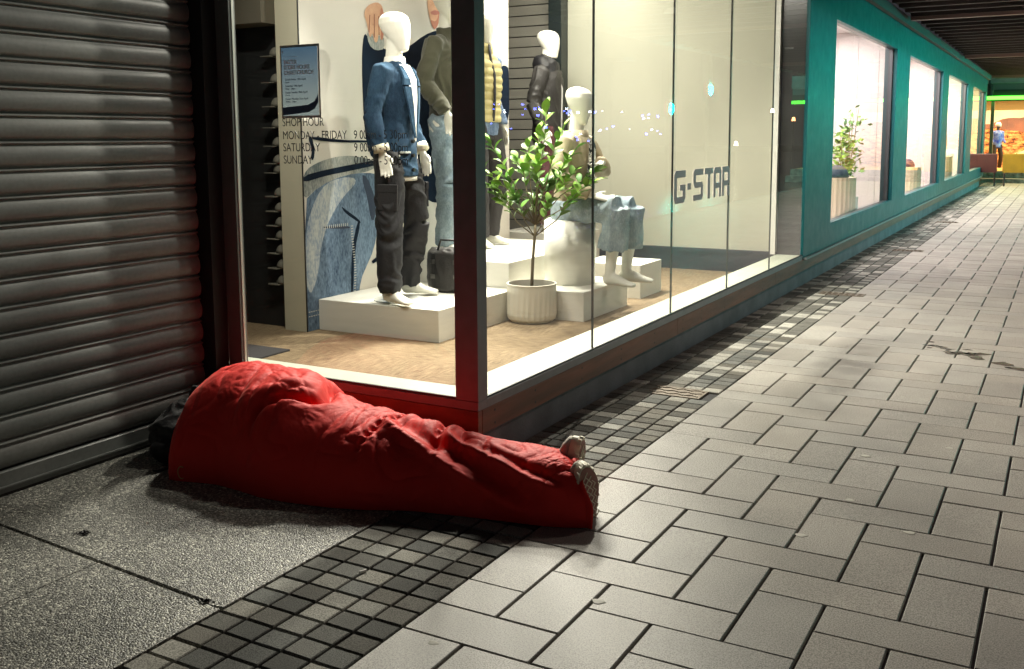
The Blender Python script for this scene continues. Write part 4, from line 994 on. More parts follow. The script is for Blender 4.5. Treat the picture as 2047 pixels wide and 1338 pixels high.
def body_mesh(P):
    b = MB()
    cx = P.neck[0]
    head_rings(b, P.headz, P.hyaw, P.htilt, cx=cx + .01)
    b.limb([(P.neck[0] - .02, 0, P.neck[2] - .07, .062, .062), (P.neck[0] - .008, 0, P.neck[2], .052, .054), (P.neck[0] + .005, 0, P.headz - .05, .050, .054)], n=18)
    pz = P.pel
    b.limb([(pz[0], 0, pz[2] - .10, .14, .095), (pz[0], 0, pz[2], .145, .105), (pz[0], 0, pz[2] + .13, .12, .095), ((pz[0] + P.neck[0]) / 2, 0, (pz[2] + P.neck[2]) / 2 + .03, .135, .10), (P.neck[0] - .01, 0, P.neck[2] - .14, .145, .095), (P.neck[0] - .015, 0, P.neck[2] - .06, .10, .07)], n=22)
    for s2 in (1, -1):
        h, k, a = P.hips[s2], P.knee[s2], P.ank[s2]
        b.limb([(*h, .09, .095), (*[(h[i] * .5 + k[i] * .5) for i in range(3)], .075, .082), (*k, .052, .056)], n=16)
        b.limb([(*k, .052, .056), (*[(k[i] * .65 + a[i] * .35) for i in range(3)], .052, .056), (*a, .032, .036)], n=16)
        foot(b, a, P.fyaw[s2], a[2] - .10)
        sh, el, wr = P.sh[s2], P.el[s2], P.wr[s2]
        b.limb([(*sh, .055, .058), (*el, .040, .042)], n=14); b.limb([(*el, .040, .042), (*[(el[i] * .6 + wr[i] * .4) for i in range(3)], .036, .038), (*wr, .022, .026)], n=14)
        hand(b, wr, P.hd[s2], (1, .25 * -s2, .2) if not hasattr(P, 'thumb') else P.thumb[s2])
    return remesh(b, .0065, 3)
def sleeve(b, P, s2, r0=.078, r1=.060, r2=.048, cuff=.0, ext=.0):
    r0, r1, r2 = r0 * .84, r1 * .86, r2 * .90
    sh, el, wr = [Vector(v) for v in (P.sh[s2], P.el[s2], P.wr[s2])]
    e = el + (wr - el) * (1 - cuff)
    b.limb([(*(sh + Vector((0, -s2 * .05, .005))), r0 * .8, r0 * .9), (*sh, r0, r0 * 1.05), (*((sh + el) / 2), (r0 + r1) / 2, (r0 + r1) / 2), (*el, r1, r1)], n=18)
    b.limb([(*el, r1, r1), (*((el + e) / 2), (r1 + r2) / 2 + .004, (r1 + r2) / 2 + .004), (*e, r2, r2)], n=18)
def torso(b, P, hem, w=.19, d=.125, wh=.19, dh=.13, zt=None):
    nz = P.neck[2]; x0, x1 = P.pel[0], P.neck[0]; w, wh, d, dh = w * .88, wh * .88, d * .92, dh * .90
    def X(z): t = (z - P.pel[2]) / (nz - P.pel[2]); return x0 + (x1 - x0) * max(-.3, t)
    zs = [(hem, wh, dh), (hem + .08, wh * .99, dh), (P.pel[2] + .20, w * .93, d * .95), (nz - .28, w * 1.02, d * 1.03), (nz - .14, w * 1.05, d), (nz - .085, w * .95, d * .85), (nz - .045, w * .62, d * .68), (nz - .01, .075, .07)]
    b.limb([(X(z), 0, z, a, c) for z, a, c in zs], n=28)
def trousers(b, P, r=(.10, .088, .078, .075), az=.03, waist=True):
    pz = P.pel; r = [q * .92 for q in r]
    if waist: b.limb([(pz[0], 0, pz[2] + .08, .138, .102), (pz[0], 0, pz[2], .155, .114), (pz[0], 0, pz[2] - .11, .155, .110)], n=24)
    for s2 in (1, -1):
        h, k, a = [Vector(v) for v in (P.hips[s2], P.knee[s2], P.ank[s2])]
        e = a + (a - k).normalized() * az
        b.limb([(*(h + Vector((0, 0, .02))), r[0], r[0] * 1.05), (*((h + k) / 2), (r[0] + r[1]) / 2, (r[0] + r[1]) / 2 + .004), (*k, r[1], r[1])], n=20)
        b.limb([(*k, r[1], r[1]), (*((k + e) / 2), (r[1] + r[2]) / 2, (r[1] + r[2]) / 2), (*e, r[2], r[3])], n=20)
def shirt_panel(b, P, z0, z1, w0, w1, d, xo=0):
    # front wedge that stands just proud of the garment
    n = 10; rows_ = []
    for i in range(n + 1):
        t = i / n; z = z0 + (z1 - z0) * t; w = w0 + (w1 - w0) * t
        rows_.append([(d(z) + xo - .010 * (j / 6 * 2 - 1) ** 2, w * (j / 6 * 2 - 1), z) for j in range(7)] + [(d(z) - .03 - .010, w * (1 - j / 3), z) for j in range(1, 6)][:0])
    b.loft(rows_, False, closed=False)
def mannequin(loc, rz, P, label, sc=1.0):
    r = empty('mannequin', loc, rz, label=label, cat='mannequin', group='white egghead mannequins in the shop window'); r.scale = (sc, sc, sc)
    link_mesh(body_mesh(P), 'body', MQ, r); return r
BTN = mat('button_dark', (.008, .008, .01), .3)

# 1: denim blazer, black cargo trousers
P1 = std_pose(spread=.19, kneeL=.06, kneeR=.02, head_yaw=-.15, head_tilt=-.08)
P1.el[-1] = (-.05, -.225, 1.19); P1.wr[-1] = (.02, -.225, .95); P1.el[1] = (-.03, .20, 1.19); P1.wr[1] = (.10, .17, .95)
m1 = mannequin((-2.425, 2.22, .307), .14, P1, 'mannequin in a blue denim blazer and black cargo trousers nearest the front glass')
BLZ = denim_mat('blazer_denim', (.012, .030, .060), (.030, .068, .115), 7)
b = MB(); torso(b, P1, .80, w=.185, d=.130, wh=.195, dh=.145); sleeve(b, P1, 1, .080, .064, .054, .16); sleeve(b, P1, -1, .080, .064, .054, .16)
bz = link_mesh(remesh(b, .009, 3, disp=folds(.009, 11, 5, 1)), 'blazer', BLZ, m1)
b = MB()
for s2 in (1, -1):
    el, wr = Vector(P1.el[s2]), Vector(P1.wr[s2]); c0 = el + (wr - el) * .80; c1 = el + (wr - el) * .97
    b.limb([(*c0, .051, .051), (*c1, .0525, .0525)], n=20)
b.build('cuff', mat('cuff_cream', (.62, .58, .44), .8), m1, smooth=True)
SHT = mat('shirt_white', (.78, .76, .70), .8, bump=.15, bscale=40)
dprof = lambda z: .135 - .10 * max(0, (z - 1.30)) - .55 * max(0, z - 1.42)
b = MB(); shirt_panel(b, P1, 1.02, 1.50, .010, .074, dprof, .008)
b.limb([(.0, 0, 1.46, .078, .085), (.0, 0, 1.50, .070, .075), (.0, 0, 1.55, .063, .066)], n=20); b.build('shirt', SHT, m1, smooth=True)
b = MB()
for s2 in (1, -1):
    for (z0, z1, i0, i1, o0, o1) in ((1.04, 1.36, .006, .050, .014, .105), (1.37, 1.49, .052, .070, .110, .085)):
        vs_ = []
        for t in (0, .33, .66, 1):
            z = z0 + (z1 - z0) * t; yi = i0 + (i1 - i0) * t; yo = o0 + (o1 - o0) * t ** .8
            vs_.append([(dprof(z) + .012, s2 * yi, z), (dprof(z) + .014 - yo * .18, s2 * yo, z), (dprof(z) + .004 - yo * .22, s2 * yo, z), (dprof(z) + .0, s2 * yi, z)])
        b.loft(vs_, True)
b.build('lapel', denim_mat('lapel_denim', (.010, .028, .06), (.05, .11, .18), 9), m1, smooth=False)
b = MB()
for z in (1.02, .93, .84):
    b.loft([[(dprof(z) + xo, -.03 + .012 * math.cos(a), z + .012 * math.sin(a)) for a in [k * math.pi / 5 for k in range(10)]] for xo in (-.01, .008)], True)
b.build('button', BTN, m1)
b = MB(); b.limb([(0, 0, .77, .162, .120), (0, 0, .81, .164, .122)], n=24); b.build('shirt_hem', SHT, m1, smooth=True)
b = MB(); b.bbox(.09, .128, -.125, -.05, .945, .957); b.build('pocket_edge', DN2, m1)
CRG = mat('cargo_black', (.012, .012, .015), .75, var=.3, vscale=6, bump=.2, bscale=90)
b = MB(); trousers(b, P1, (.105, .092, .082, .085))
tr_ = link_mesh(remesh(b, .009, 3, disp=folds(.014, 7, 11, 9, .002)), 'trousers', CRG, m1)
for s2 in (1, -1):
    k, h = Vector(P1.knee[s2]), Vector(P1.hips[s2]); c = h * .40 + k * .60; dr = Vector((.55, s2 * .83, 0)) if s2 > 0 else Vector((.35, -.94, 0))
    for nm, zz, hh, th_, ww in (('cargo_pocket', -.005, .075, .000, .060), ('pocket_flap', .058, .024, .003, .063)):
        b = MB(); b.bbox(-ww, ww, -.010, .010, -hh, hh, .004); o = b.build(nm, CRG, m1); o.location = c + dr * (.082 + th_) + Vector((0, 0, zz)); o.rotation_euler = (0, .03, math.atan2(dr.y, dr.x) + math.pi / 2)
# 2: olive sweater, pale jeans
P2 = std_pose(spread=.10, kneeL=.03, kneeR=.07)
P2.el[-1] = (-.05, -.235, 1.18); P2.wr[-1] = (.12, -.21, .98)
m2 = mannequin((-2.68, 3.22, .485), .05, P2, 'mannequin in an olive zip-neck sweater and pale blue jeans, half hidden by the corner post', sc=1.06)
OLV = mat('sweater_olive', (.070, .069, .042), .9, var=.15, vscale=5, bump=.25, bscale=160, sheen=.3)
b = MB(); torso(b, P2, .93, w=.195, d=.135, wh=.178, dh=.125); sleeve(b, P2, 1, .084, .070, .052, .03); sleeve(b, P2, -1, .084, .070, .052, .03)
b.limb([(0, 0, 1.45, .095, .09), (0, 0, 1.50, .082, .08), (0.0, 0, 1.56, .078, .076)], n=20)
link_mesh(remesh(b, .009, 3, disp=folds(.012, 9, 6, 4)), 'sweater', OLV, m2)
b = MB(); b.box(.122, .132, -.004, .004, 1.25, 1.40); b.build('zip', BTN, m2)
b = MB(); trousers(b, P2, (.098, .085, .078, .08)); link_mesh(remesh(b, .009, 3, disp=folds(.010, 8, 9, 12, .002)), 'jeans', denim_mat('pale_jeans', (.14, .20, .25), (.34, .42, .46), 8), m2)
# 3: yellow gilet over denim shirt, charcoal trousers
P3 = std_pose(spread=.10, kneeL=.03, kneeR=.05)
m3 = mannequin((-2.76, 3.84, .485), -.15, P3, 'mannequin in a pale yellow quilted gilet and charcoal trousers just right of the corner post', sc=1.01)
b = MB(); torso(b, P3, .98, w=.20, d=.150, wh=.19, dh=.145)
def quilt(p): return .010 * abs(math.sin(p.z * 52)) + folds(.005, 9, 8, 6)(p)
GIL = mat('gilet_yellow', (.50, .43, .19), .6, bump=.15, bscale=60)
link_mesh(remesh(b, .009, 2, disp=quilt), 'gilet', GIL, m3)
b = MB(); b.limb([(0, 0, 1.47, .10, .10), (0.0, 0, 1.54, .095, .09), (0, 0, 1.58, .09, .085)], n=20); b.build('collar', GIL, m3, smooth=True)
b = MB(); b.limb([(.135, -.02, .98, .012, .010), (.150, -.02, 1.15, .012, .010), (.150, -.02, 1.33, .012, .010), (.11, -.02, 1.47, .012, .010), (.10, -.02, 1.57, .012, .010)], n=8); b.build('zip', mat('zip_dark', (.03, .03, .035), .5), m3, smooth=True)
DSH = denim_mat('shirt_denim', (.06, .10, .19), (.24, .31, .42), 9)
b = MB(); b.limb([(0, 0, .87, .158, .12), (0, 0, .99, .16, .123)], n=24); sleeve(b, P3, 1, .075, .062, .05, .05); sleeve(b, P3, -1, .075, .062, .05, .05)
link_mesh(remesh(b, .009, 3, disp=folds(.008, 9, 7, 3)), 'shirt', DSH, m3)
b = MB(); trousers(b, P3, (.112, .108, .10, .10)); link_mesh(remesh(b, .010, 3, disp=folds(.008, 8, 7, 22, .002)), 'trousers', mat('trousers_charcoal', (.028, .024, .024), .8, var=.15), m3)
# 4: black hooded jacket, maroon trousers
P4 = std_pose(spread=.10, head_yaw=.1, head_tilt=.0)
m4 = mannequin((-2.88, 5.22, .485), .12, P4, 'mannequin in a black hooded jacket and maroon trousers in front of the slatwall', sc=1.0)
JKT = mat('jacket_black', (.028, .026, .024), .5, var=.25, vscale=6, bump=.12, bscale=50)
b = MB(); torso(b, P4, .80, w=.20, d=.145, wh=.20, dh=.15); sleeve(b, P4, 1, .088, .075, .058, .02); sleeve(b, P4, -1, .088, .075, .058, .02)
link_mesh(remesh(b, .009, 3, disp=folds(.013, 7, 5, 31, .002)), 'jacket', JKT, m4)
b = MB(); b.limb([(.05, 0, 1.42, .13, .07), (-.0, 0, 1.48, .145, .12), (-.06, 0, 1.56, .12, .09), (-.08, 0, 1.60, .08, .05)], n=20); link_mesh(remesh(b, .010, 3, disp=folds(.012, 12, 9, 8)), 'hood', mat('hood_black', (.012, .012, .014), .55), m4)
b = MB(); b.limb([(.135, -.01, .83, .010, .008), (.142, -.01, 1.1, .010, .008), (.145, -.01, 1.30, .010, .008), (.09, -.01, 1.46, .010, .008)], n=8); b.build('zip', mat('zip_pale', (.4, .4, .38), .4), m4, smooth=True)
b = MB(); trousers(b, P4, (.10, .092, .085, .085)); link_mesh(remesh(b, .010, 3, disp=folds(.008, 8, 7, 41, .002)), 'trousers', mat('trousers_maroon', (.11, .035, .04), .7, var=.15), m4)
# 5: seated, beige jacket, patterned top, wide pale denim shorts
P5 = std_pose()
P5.pel = (0, 0, .53); P5.neck = (.05, 0, 1.09); P5.headz = 1.265; P5.htilt = .12; P5.hyaw = -.2
P5.hips = {1: (.02, .09, .52), -1: (.02, -.09, .52)}; P5.knee = {1: (.42, .14, .53), -1: (.40, -.10, .545)}; P5.ank = {1: (.37, .15, .10), -1: (.33, -.06, .10)}
P5.fyaw = {1: .15, -1: -.15}
P5.sh = {1: (.04, .158, 1.015), -1: (.04, -.158, 1.015)}; P5.el = {1: (.14, .24, .80), -1: (.0, -.235, .77)}; P5.wr = {1: (.25, .08, .90), -1: (.24, -.17, .645)}; P5.wr[1] = (.20, .07, .86)
P5.hd = {1: (.05, -1, -.12), -1: (.85, .30, -.20)}; P5.thumb = {1: (.9, .3, .1), -1: (.2, 1, .3)}
m5 = mannequin((-1.775, 3.44, .30), .02, P5, 'seated mannequin in a beige jacket and wide pale denim shorts on the white drum')
BEI = mat('jacket_beige', (.46, .39, .26), .8, var=.12, vscale=5, bump=.15, bscale=60)
b = MB()
b.limb([(0, 0, .56, .155, .115), (.01, 0, .70, .158, .12), (.03, 0, .84, .165, .125), (.04, 0, .95, .168, .12), (.045, 0, 1.01, .145, .10), (.05, 0, 1.06, .10, .08)], n=26); sleeve(b, P5, 1, .080, .072, .060, .08); sleeve(b, P5, -1, .080, .072, .060, .08)
link_mesh(remesh(b, .009, 3, disp=folds(.011, 9, 7, 51)), 'jacket', BEI, m5)
def camo():
    m, nt, b_ = nodes_of('camo_print'); geo = N(nt, 'ShaderNodeNewGeometry'); n = N(nt, 'ShaderNodeTexNoise'); n.inputs['Scale'].default_value = 22; n.inputs['Detail'].default_value = 1; L(nt, geo, 'Position', n, 'Vector')
    r = N(nt, 'ShaderNodeValToRGB'); r.color_ramp.interpolation = 'CONSTANT'; e = r.color_ramp.elements; e[0].color = (.03, .028, .03, 1); e[0].position = 0; e[1].position = .47; e[1].color = (.70, .68, .60, 1); x = e.new(.56); x.color = (.25, .22, .2, 1); x = e.new(.62); x.color = (.75, .73, .66, 1)
    L(nt, n, 0, r, 0); L(nt, r, 0, b_, 'Base Color'); b_.inputs['Roughness'].default_value = .8; return m
b = MB(); d5 = lambda z: .124 + .03 * (z - .56) / .4 + .012 - .5 * max(0, z - .98)
shirt_panel(b, P5, .56, 1.04, .095, .055, d5, .012); b.build('patterned_shirt', camo(), m5, smooth=True)
b = MB(); b.limb([(.05, 0, 1.00, .10, .085), (.055, 0, 1.06, .078, .078), (.055, 0, 1.095, .07, .07)], n=18); b.build('collar', BEI, m5, smooth=True)
b = MB(); b.limb([(-.02, 0, .60, .16, .12), (.0, 0, .50, .175, .14), (.02, 0, .47, .17, .13)], n=22)
for s2 in (1, -1):
    h, k, a = [Vector(v) for v in (P5.hips[s2], P5.knee[s2], P5.ank[s2])]
    e = k + (a - k) * .62
    b.limb([(*h, .105, .10), (*((h + k) / 2 + Vector((0, 0, .01))), .105, .092), (*(k + Vector((.0, 0, .005))), .10, .092)], n=20)
    b.limb([(*(k + Vector((.0, 0, .02))), .10, .085), (*((k + e) / 2), .105, .095), (*e, .115, .105)], n=20)
link_mesh(remesh(b, .009, 3, disp=folds(.012, 9, 5, 61)), 'denim_shorts', denim_mat('shorts_denim', (.20, .27, .31), (.42, .50, .53), 7), m5)

# ------------------------------------------------------------------ potted tree
POTM = mat('pot_cream', (.66, .64, .54), .5)
def ribbed_pot(loc, r, h, parent, n=56):
    b = MB(); rings = []
    for z, q in ((0, .80), (.02, .86), (.10, .97), (.2, 1.0), (1.0, 1.0)):
        rings.append([((r * q + (.0035 if j % 2 and z > .01 and z < 1 else 0)) * math.cos(2 * math.pi * j / n), (r * q + (.0035 if j % 2 and z > .01 and z < 1 else 0)) * math.sin(2 * math.pi * j / n), z * h) for j in range(n)])
    b.loft(rings, False)
    b.loft([[(q * math.cos(2 * math.pi * j / n), q * math.sin(2 * math.pi * j / n), z) for j in range(n)] for q, z in ((r + .001, h - .012), (r + .003, h), (r - .008, h + .001), (r - .010, h - .05))], False)
    b.build('pot', POTM, parent)
    b = MB(); b.cyl((0, 0), r - .012, h - .06, h - .045, 24); b.build('soil', mat('soil', (.03, .02, .014), .9), parent)
def leaf_mesh(name, m, L_=.06, W_=.024):
    b = MB(); n = 5; rows_ = []
    for i in range(n + 1):
        t = i / n; w = W_ * math.sin(math.pi * min(1, t * .92 + .04)) ** .8; z = -.010 * (t - .3) ** 2 * 4
        rows_.append([(t * L_, -w, z + .004), (t * L_, 0, z - .001), (t * L_, w, z + .004)])
    b.loft(rows_, False, closed=False); me_ = mesh_of(b, name, m); me_.polygons.foreach_set('use_smooth', [True] * len(me_.polygons)); return me_
LEAF = mat('leaf_green', (.25, .42, .06), .5, rnd=.55, spec=.3, col2=(.07, .19, .04), vscale=7)
LEAF.node_tree.nodes['Principled BSDF'].inputs['Subsurface Weight'].default_value = 0
BARK = mat('bark', (.17, .14, .08), .8, bump=.4, bscale=60)
tre = empty('potted_tree', (-1.81, 2.90, .0998), label='small leafy green tree in a ribbed cream pot beside the side glass', cat='potted tree')
ribbed_pot(None, .168, .262, tre)
rt = random.Random(11)
def branch(pts, r0, r1, parent, name='branch', nn=6):
    b = MB(); k = len(pts); b.limb([(*p_, r0 + (r1 - r0) * i / (k - 1), r0 + (r1 - r0) * i / (k - 1)) for i, p_ in enumerate(pts)], side=(1, .2, .1), n=nn); return b.build(name, BARK, parent, smooth=True)
trunk = [(0, 0, .2), (.01, .0, .42), (.02, .01, .58), (.025, .01, .66)]
branch(trunk, .012, .009, tre, 'trunk', 8)
leafm = leaf_mesh('leaf', LEAF, .080, .0235)
leaves = []
# tips in local coordinates: dx (image left-right runs along (.87,.49)), height
RX = Vector((.872, .49, 0)); DPT = Vector((-.49, .872, 0))
def loc_pt(u, z, d=0): return RX * u + DPT * d + Vector((0, 0, z))
tips = [(.10, 1.44, .0), (-.02, 1.20, .05), (-.36, 1.07, -.05), (-.28, 1.22, .03), (-.20, 1.0, .1), (.42, .95, -.04), (.30, 1.16, .05), (.33, .86, .08), (.22, 1.32, -.03), (-.12, .86, -.1), (.12, .82, -.12), (.04, 1.1, -.14), (-.30, .93, .02), (.20, 1.02, .14), (-.10, 1.10, .12), (.28, 1.02, -.12), (-.38, .98, .03), (.10, .95, .12), (.02, .84, .05), (.44, 1.02, .05), (.05, 1.28, .06), (-.22, .84, .06)]
for (u, z, d) in tips:
    st = Vector(trunk[-1]) if z > .9 else Vector(trunk[-2])
    st = st * .999; end = loc_pt(u, z, d)
    mid = st.lerp(end, .45) + Vector((rt.uniform(-.02, .02), rt.uniform(-.02, .02), .03 if z > 1 else -.02)); m75 = st.lerp(end, .75) + Vector((rt.uniform(-.015, .015), rt.uniform(-.015, .015), .02))
    branch([st, mid, m75, end], .005, .0016, tre)
    cv_ = [st, mid, m75, end]
    nl = 12
    for q in range(nl):
        t = .42 + .58 * q / (nl - 1); seg = min(2, int(t * 3)); p = cv_[seg].lerp(cv_[seg + 1], t * 3 - seg)
        d_ = (cv_[seg + 1] - cv_[seg]).normalized()
        az = q * 2.4 + rt.uniform(-.4, .4); side = Vector((math.cos(az), math.sin(az), rt.uniform(-.1, .5)))
        dr = (d_ * .9 + side * .9).normalized() if q < nl - 2 else (d_ + side * .35).normalized()
        leaves.append((p, dr, rt.uniform(.75, 1.25)))
for p, dr, s_ in leaves:
    o = bpy.data.objects.new('leaf', leafm); C.objects.link(o); o.parent = tre
    q = dr.to_track_quat('X', 'Z'); o.rotation_mode = 'QUATERNION'; q2 = q @ Matrix.Rotation(rt.uniform(-.7, .7), 3, 'X').to_quaternion(); o.rotation_quaternion = q2; o.location = p; o.scale = (s_, s_ * rt.uniform(.8, 1.15), s_)

# ------------------------------------------------------------------ things in the teal wall windows
def small_plant(loc, label, s_=1.0, seed=3):
    r = empty('potted_plant', loc, label=label, cat='potted plant'); rr = random.Random(seed)
    b = MB(); n = 24; b.loft([[(q * math.cos(2 * math.pi * j / n), q * math.sin(2 * math.pi * j / n), z) for j in range(n)] for q, z in ((.12, 0), (.15, .05), (.16, .38), (.145, .38), (.14, .34))], True); b.build('pot', WHITE, r)
    lf = MB()
    for k in range(9):
        top = Vector((rr.uniform(-.10, .10), rr.uniform(-.5, .5), rr.uniform(.95, 1.5)))
        branch([Vector((0, 0, .34)), Vector((top.x * .2, top.y * .25, .65)), top], .008, .003, r)
        for q in range(34):
            t = .35 + .65 * rr.random(); c = Vector((0, 0, .34)).lerp(top, t) + Vector((rr.gauss(0, .07), rr.gauss(0, .08), rr.gauss(0, .05))); d_ = Vector((rr.uniform(-1, 1), rr.uniform(-1, 1), rr.uniform(-.2, .9))).normalized(); s3 = d_.cross(Vector((rr.uniform(-1, 1), rr.uniform(-1, 1), 1))).normalized()
            l = .095 * rr.uniform(.7, 1.2); w = .026
            lf.add([c, c + d_ * l * .5 + s3 * w, c + d_ * l, c + d_ * l * .5 - s3 * w], [(0, 1, 2, 3)])
    lf.build('leaf', LEAF, r, kind='stuff'); return r
small_plant((-1.12, 10.05, .2), 'leafy green plant in a white pot in the first teal wall window', seed=5)
RIBP = mat('pedestal_cream', (.62, .52, .36), .6)
def pedestal(loc, w, h, label):
    b = MB(); n = 48
    b.loft([[((w + (.006 if j % 2 else 0)) * math.cos(2 * math.pi * j / n), (w + (.006 if j % 2 else 0)) * math.sin(2 * math.pi * j / n), z) for j in range(n)] for z in (0, h)], True)
    return b.build('pedestal', RIBP, label=label, cat='pedestal', loc=None), loc
for loc, w, h, lb in (((-1.02, 9.05, .2), .20, .66, 'ribbed cream pedestal under the navy cap in the first teal window'), ((-1.02, 14.7, .2), .22, .62, 'cream pedestal with a dark cap in the second teal window'), ((-1.02, 19.6, .2), .22, .70, 'cream pedestal in the third teal window')):
    o, l_ = pedestal(loc, w, h, lb); o.location = l_
NVY = mat('cap_navy', (.02, .025, .06), .8)
def big_cap(loc, label, s_=1.0):
    r = empty('cap', loc, label=label, cat='cap'); r.scale = (s_, s_, s_)
    b = MB(); rings = []
    for t in range(7):
        a = t / 6 * math.pi / 2; q = .10 * math.cos(a) + .003; rings.append([(q * math.cos(2 * math.pi * j / 16), q * 1.1 * math.sin(2 * math.pi * j / 16), .11 * math.sin(a)) for j in range(16)])
    b.loft(rings, True); b.build('crown', NVY, r, smooth=True)
    b = MB(); b.loft([[(x, y + .13, z - .02 * (y / .1) ** 2) for x, y in ((-.09, -.05), (-.075, .03), (0, .075), (.075, .03), (.09, -.05))] for z in (.0, .008)]); b.build('brim', NVY, r)
big_cap((-1.02, 9.0, .862), 'navy cap on the ribbed pedestal in the first teal window', 1.3)
big_cap((-1.02, 14.7, .822), 'dark cap on the cream pedestal in the second teal window', 1.2)
m_ = MB(); m_.limb([(0, 0, 0, .10, .08), (0, 0, .1, .14, .10), (0, 0, .3, .16, .11), (0, 0, .46, .18, .10), (0, 0, .53, .07, .06)], n=18)
o = link_mesh(remesh(m_, .012, 2, disp=folds(.012, 9, 5, 5)), 'folded_jacket', mat('jacket_pale', (.6, .58, .52), .8), label='pale jacket on a bust form in the third teal window', cat='jacket'); o.location = (-1.02, 19.6, .901)
b = MB(); b.box(-.02, .02, -.02, .02, 0, .5)
CH = mat('chair_wire', (.10, .08, .08), .5)
def wire_chair(loc, label):
    r = empty('wire_chair', loc, label=label, cat='chair')
    for sx in (-1, 1):
        for sy in (-1, 1):
            b = MB(); b.limb([(.18 * sx, .18 * sy, 0, .008, .008), (.16 * sx, .16 * sy, .45, .008, .008)] + ([(.17 * sx, .18 * sy, .85, .008, .008)] if sy > 0 else []), n=6); b.build('leg', CH, r)
    b = MB(); b.bbox(-.19, .19, -.19, .19, .45, .47, .004); b.build('seat', CH, r)
    for z in (.6, .72, .84):
        b = MB(); b.box(-.17, .17, .165, .18, z, z + .015); b.build('back_rail', CH, r)
wire_chair((-1.5, 11.05, .2), 'thin wire chair at the back of the first teal window')
wire_chair((-1.5, 15.9, .2), 'thin wire chair at the back of the second teal window')

# ------------------------------------------------------------------ far end: lit shop front with desert backdrop
FE = empty('far_shop_front', (0, 29, 0), label='lit shop front across the end of the covered walk with a green light strip', cat='shop front')
def fp(mb, name, m, **k):
    o = mb.build(name, m, None, **k); o.parent = FE; o.matrix_parent_inverse = Matrix.Translation((0, -29, 0)); return o
STN = mat('stone_pale', (.38, .35, .30), .5, var=.7, vscale=9, bump=.6, bscale=14, bdist=.03)
b = MB(); b.box(-3, 5, 28.3, 29.0, -.1, .10); b.box(-3, 5, 28.9, 29.0, .10, .30); fp(b, 'stone_plinth', STN)
b = MB(); b.box(-3, 5, 28.95, 29.4, 2.62, 2.80); fp(b, 'grey_fascia', mat('fascia_grey', (.16, .16, .15), .7))
b = MB(); b.box(-3, 5, 28.8, 29.2, 2.81, 3.2); fp(b, 'concrete_beam', mat('beam_concrete', (.35, .35, .33), .8, var=.3, vscale=3))
GRN = mat('neon_green', (.1, 1, .1), .5, emit=(.10, 1.0, .04), estr=5.0)
b = MB(); b.box(-3, 5, 28.84, 28.9, 2.34, 2.44); fp(b, 'green_light_strip', GRN)
b = MB(); b.box(-3, 5, 28.905, 29.0, 2.30, 2.62); fp(b, 'dark_header', mat('header_dark', (.03, .03, .03), .6))
for x in (-.72, 1.0, 2.8): b = MB(); b.box(x, x + .09, 28.92, 29.05, .3, 2.3); fp(b, 'mullion', mat('mullion_tan', (.30, .22, .14), .5))
for x0, x1 in ((-3, -.725), (-.625, .995), (1.095, 2.795)): b = MB(); b.box(x0, x1, 28.98, 28.99, .3, 2.3); fp(b, 'pane', GL)
b = MB(); b.box(-3, 5, 29.41, 33.2, 2.6, 2.7); b.box(-3, 5, 29.0, 33.2, .15, .29); b.box(-3.1, -3, 29, 33.3, 0, 2.8); b.box(-3, 5, 33.2, 33.3, 0, 2.8); fp(b, 'shop_interior', mat('interior_warm', (.62, .40, .16), .8))
# desert backdrop print
bd = empty('desert_backdrop', (0, 32.6, .3), label='large backdrop photo of orange desert rocks and hills inside the far shop', cat='backdrop')
def desert():
    m, nt, b_ = nodes_of('desert_rock_print'); geo = N(nt, 'ShaderNodeNewGeometry'); n = N(nt, 'ShaderNodeTexNoise'); n.inputs['Scale'].default_value = 5.5; n.inputs['Detail'].default_value = 8; n.inputs['Roughness'].default_value = .7
    mp = N(nt, 'ShaderNodeMapping'); mp.inputs['Scale'].default_value = (1, 1, 2.6); L(nt, geo, 'Position', mp, 0); L(nt, mp, 0, n, 'Vector')
    r = N(nt, 'ShaderNodeValToRGB'); e = r.color_ramp.elements; e[0].position = .40; e[0].color = (.07, .018, .01, 1); e[1].position = .60; e[1].color = (.90, .46, .20, 1); x = e.new(.48); x.color = (.55, .16, .05, 1)
    L(nt, n, 0, r, 0); L(nt, r, 0, b_, 'Base Color'); b_.inputs['Roughness'].default_value = .7; return m
def bdp(pts, m, y, name):
    b = MB(); b.add([(x, y, z) for x, z in pts], [tuple(range(len(pts)))]); o = b.build(name, m); bm = bmesh.new(); bm.from_mesh(o.data); bmesh.ops.triangulate(bm, faces=bm.faces, ngon_method='EAR_CLIP'); bm.to_mesh(o.data); bm.free(); o.parent = bd; o.matrix_parent_inverse = Matrix.Translation((0, -32.6, -.3))
bdp([(-3, .3), (5, .3), (5, 2.12), (-3, 2.12)], mat('sky_print', (.80, .72, .66), .7, col2=(.75, .55, .45), vscale=.8), 32.62, 'print_sky')
rr = random.Random(5); hl = [(-3 + .16 * k, 1.80 + .10 * math.sin(k * .43) + .09 * mn.noise(Vector((k * .35, 3, 1))) + rr.uniform(-.025, .025)) for k in range(51)]
bdp([(-3, .3), (5, .3)] + hl[::-1], mat('mauve_hills_print', (.30, .12, .10), .7, col2=(.14, .07, .07), vscale=2.5), 32.61, 'print_hills')
hl = [(-3 + .16 * k, 1.48 + .07 * math.sin(k * .5 + 1) + rr.uniform(-.02, .02)) for k in range(51)]
bdp([(-3, .3), (5, .3)] + hl[::-1], desert(), 32.60, 'print_rocks')
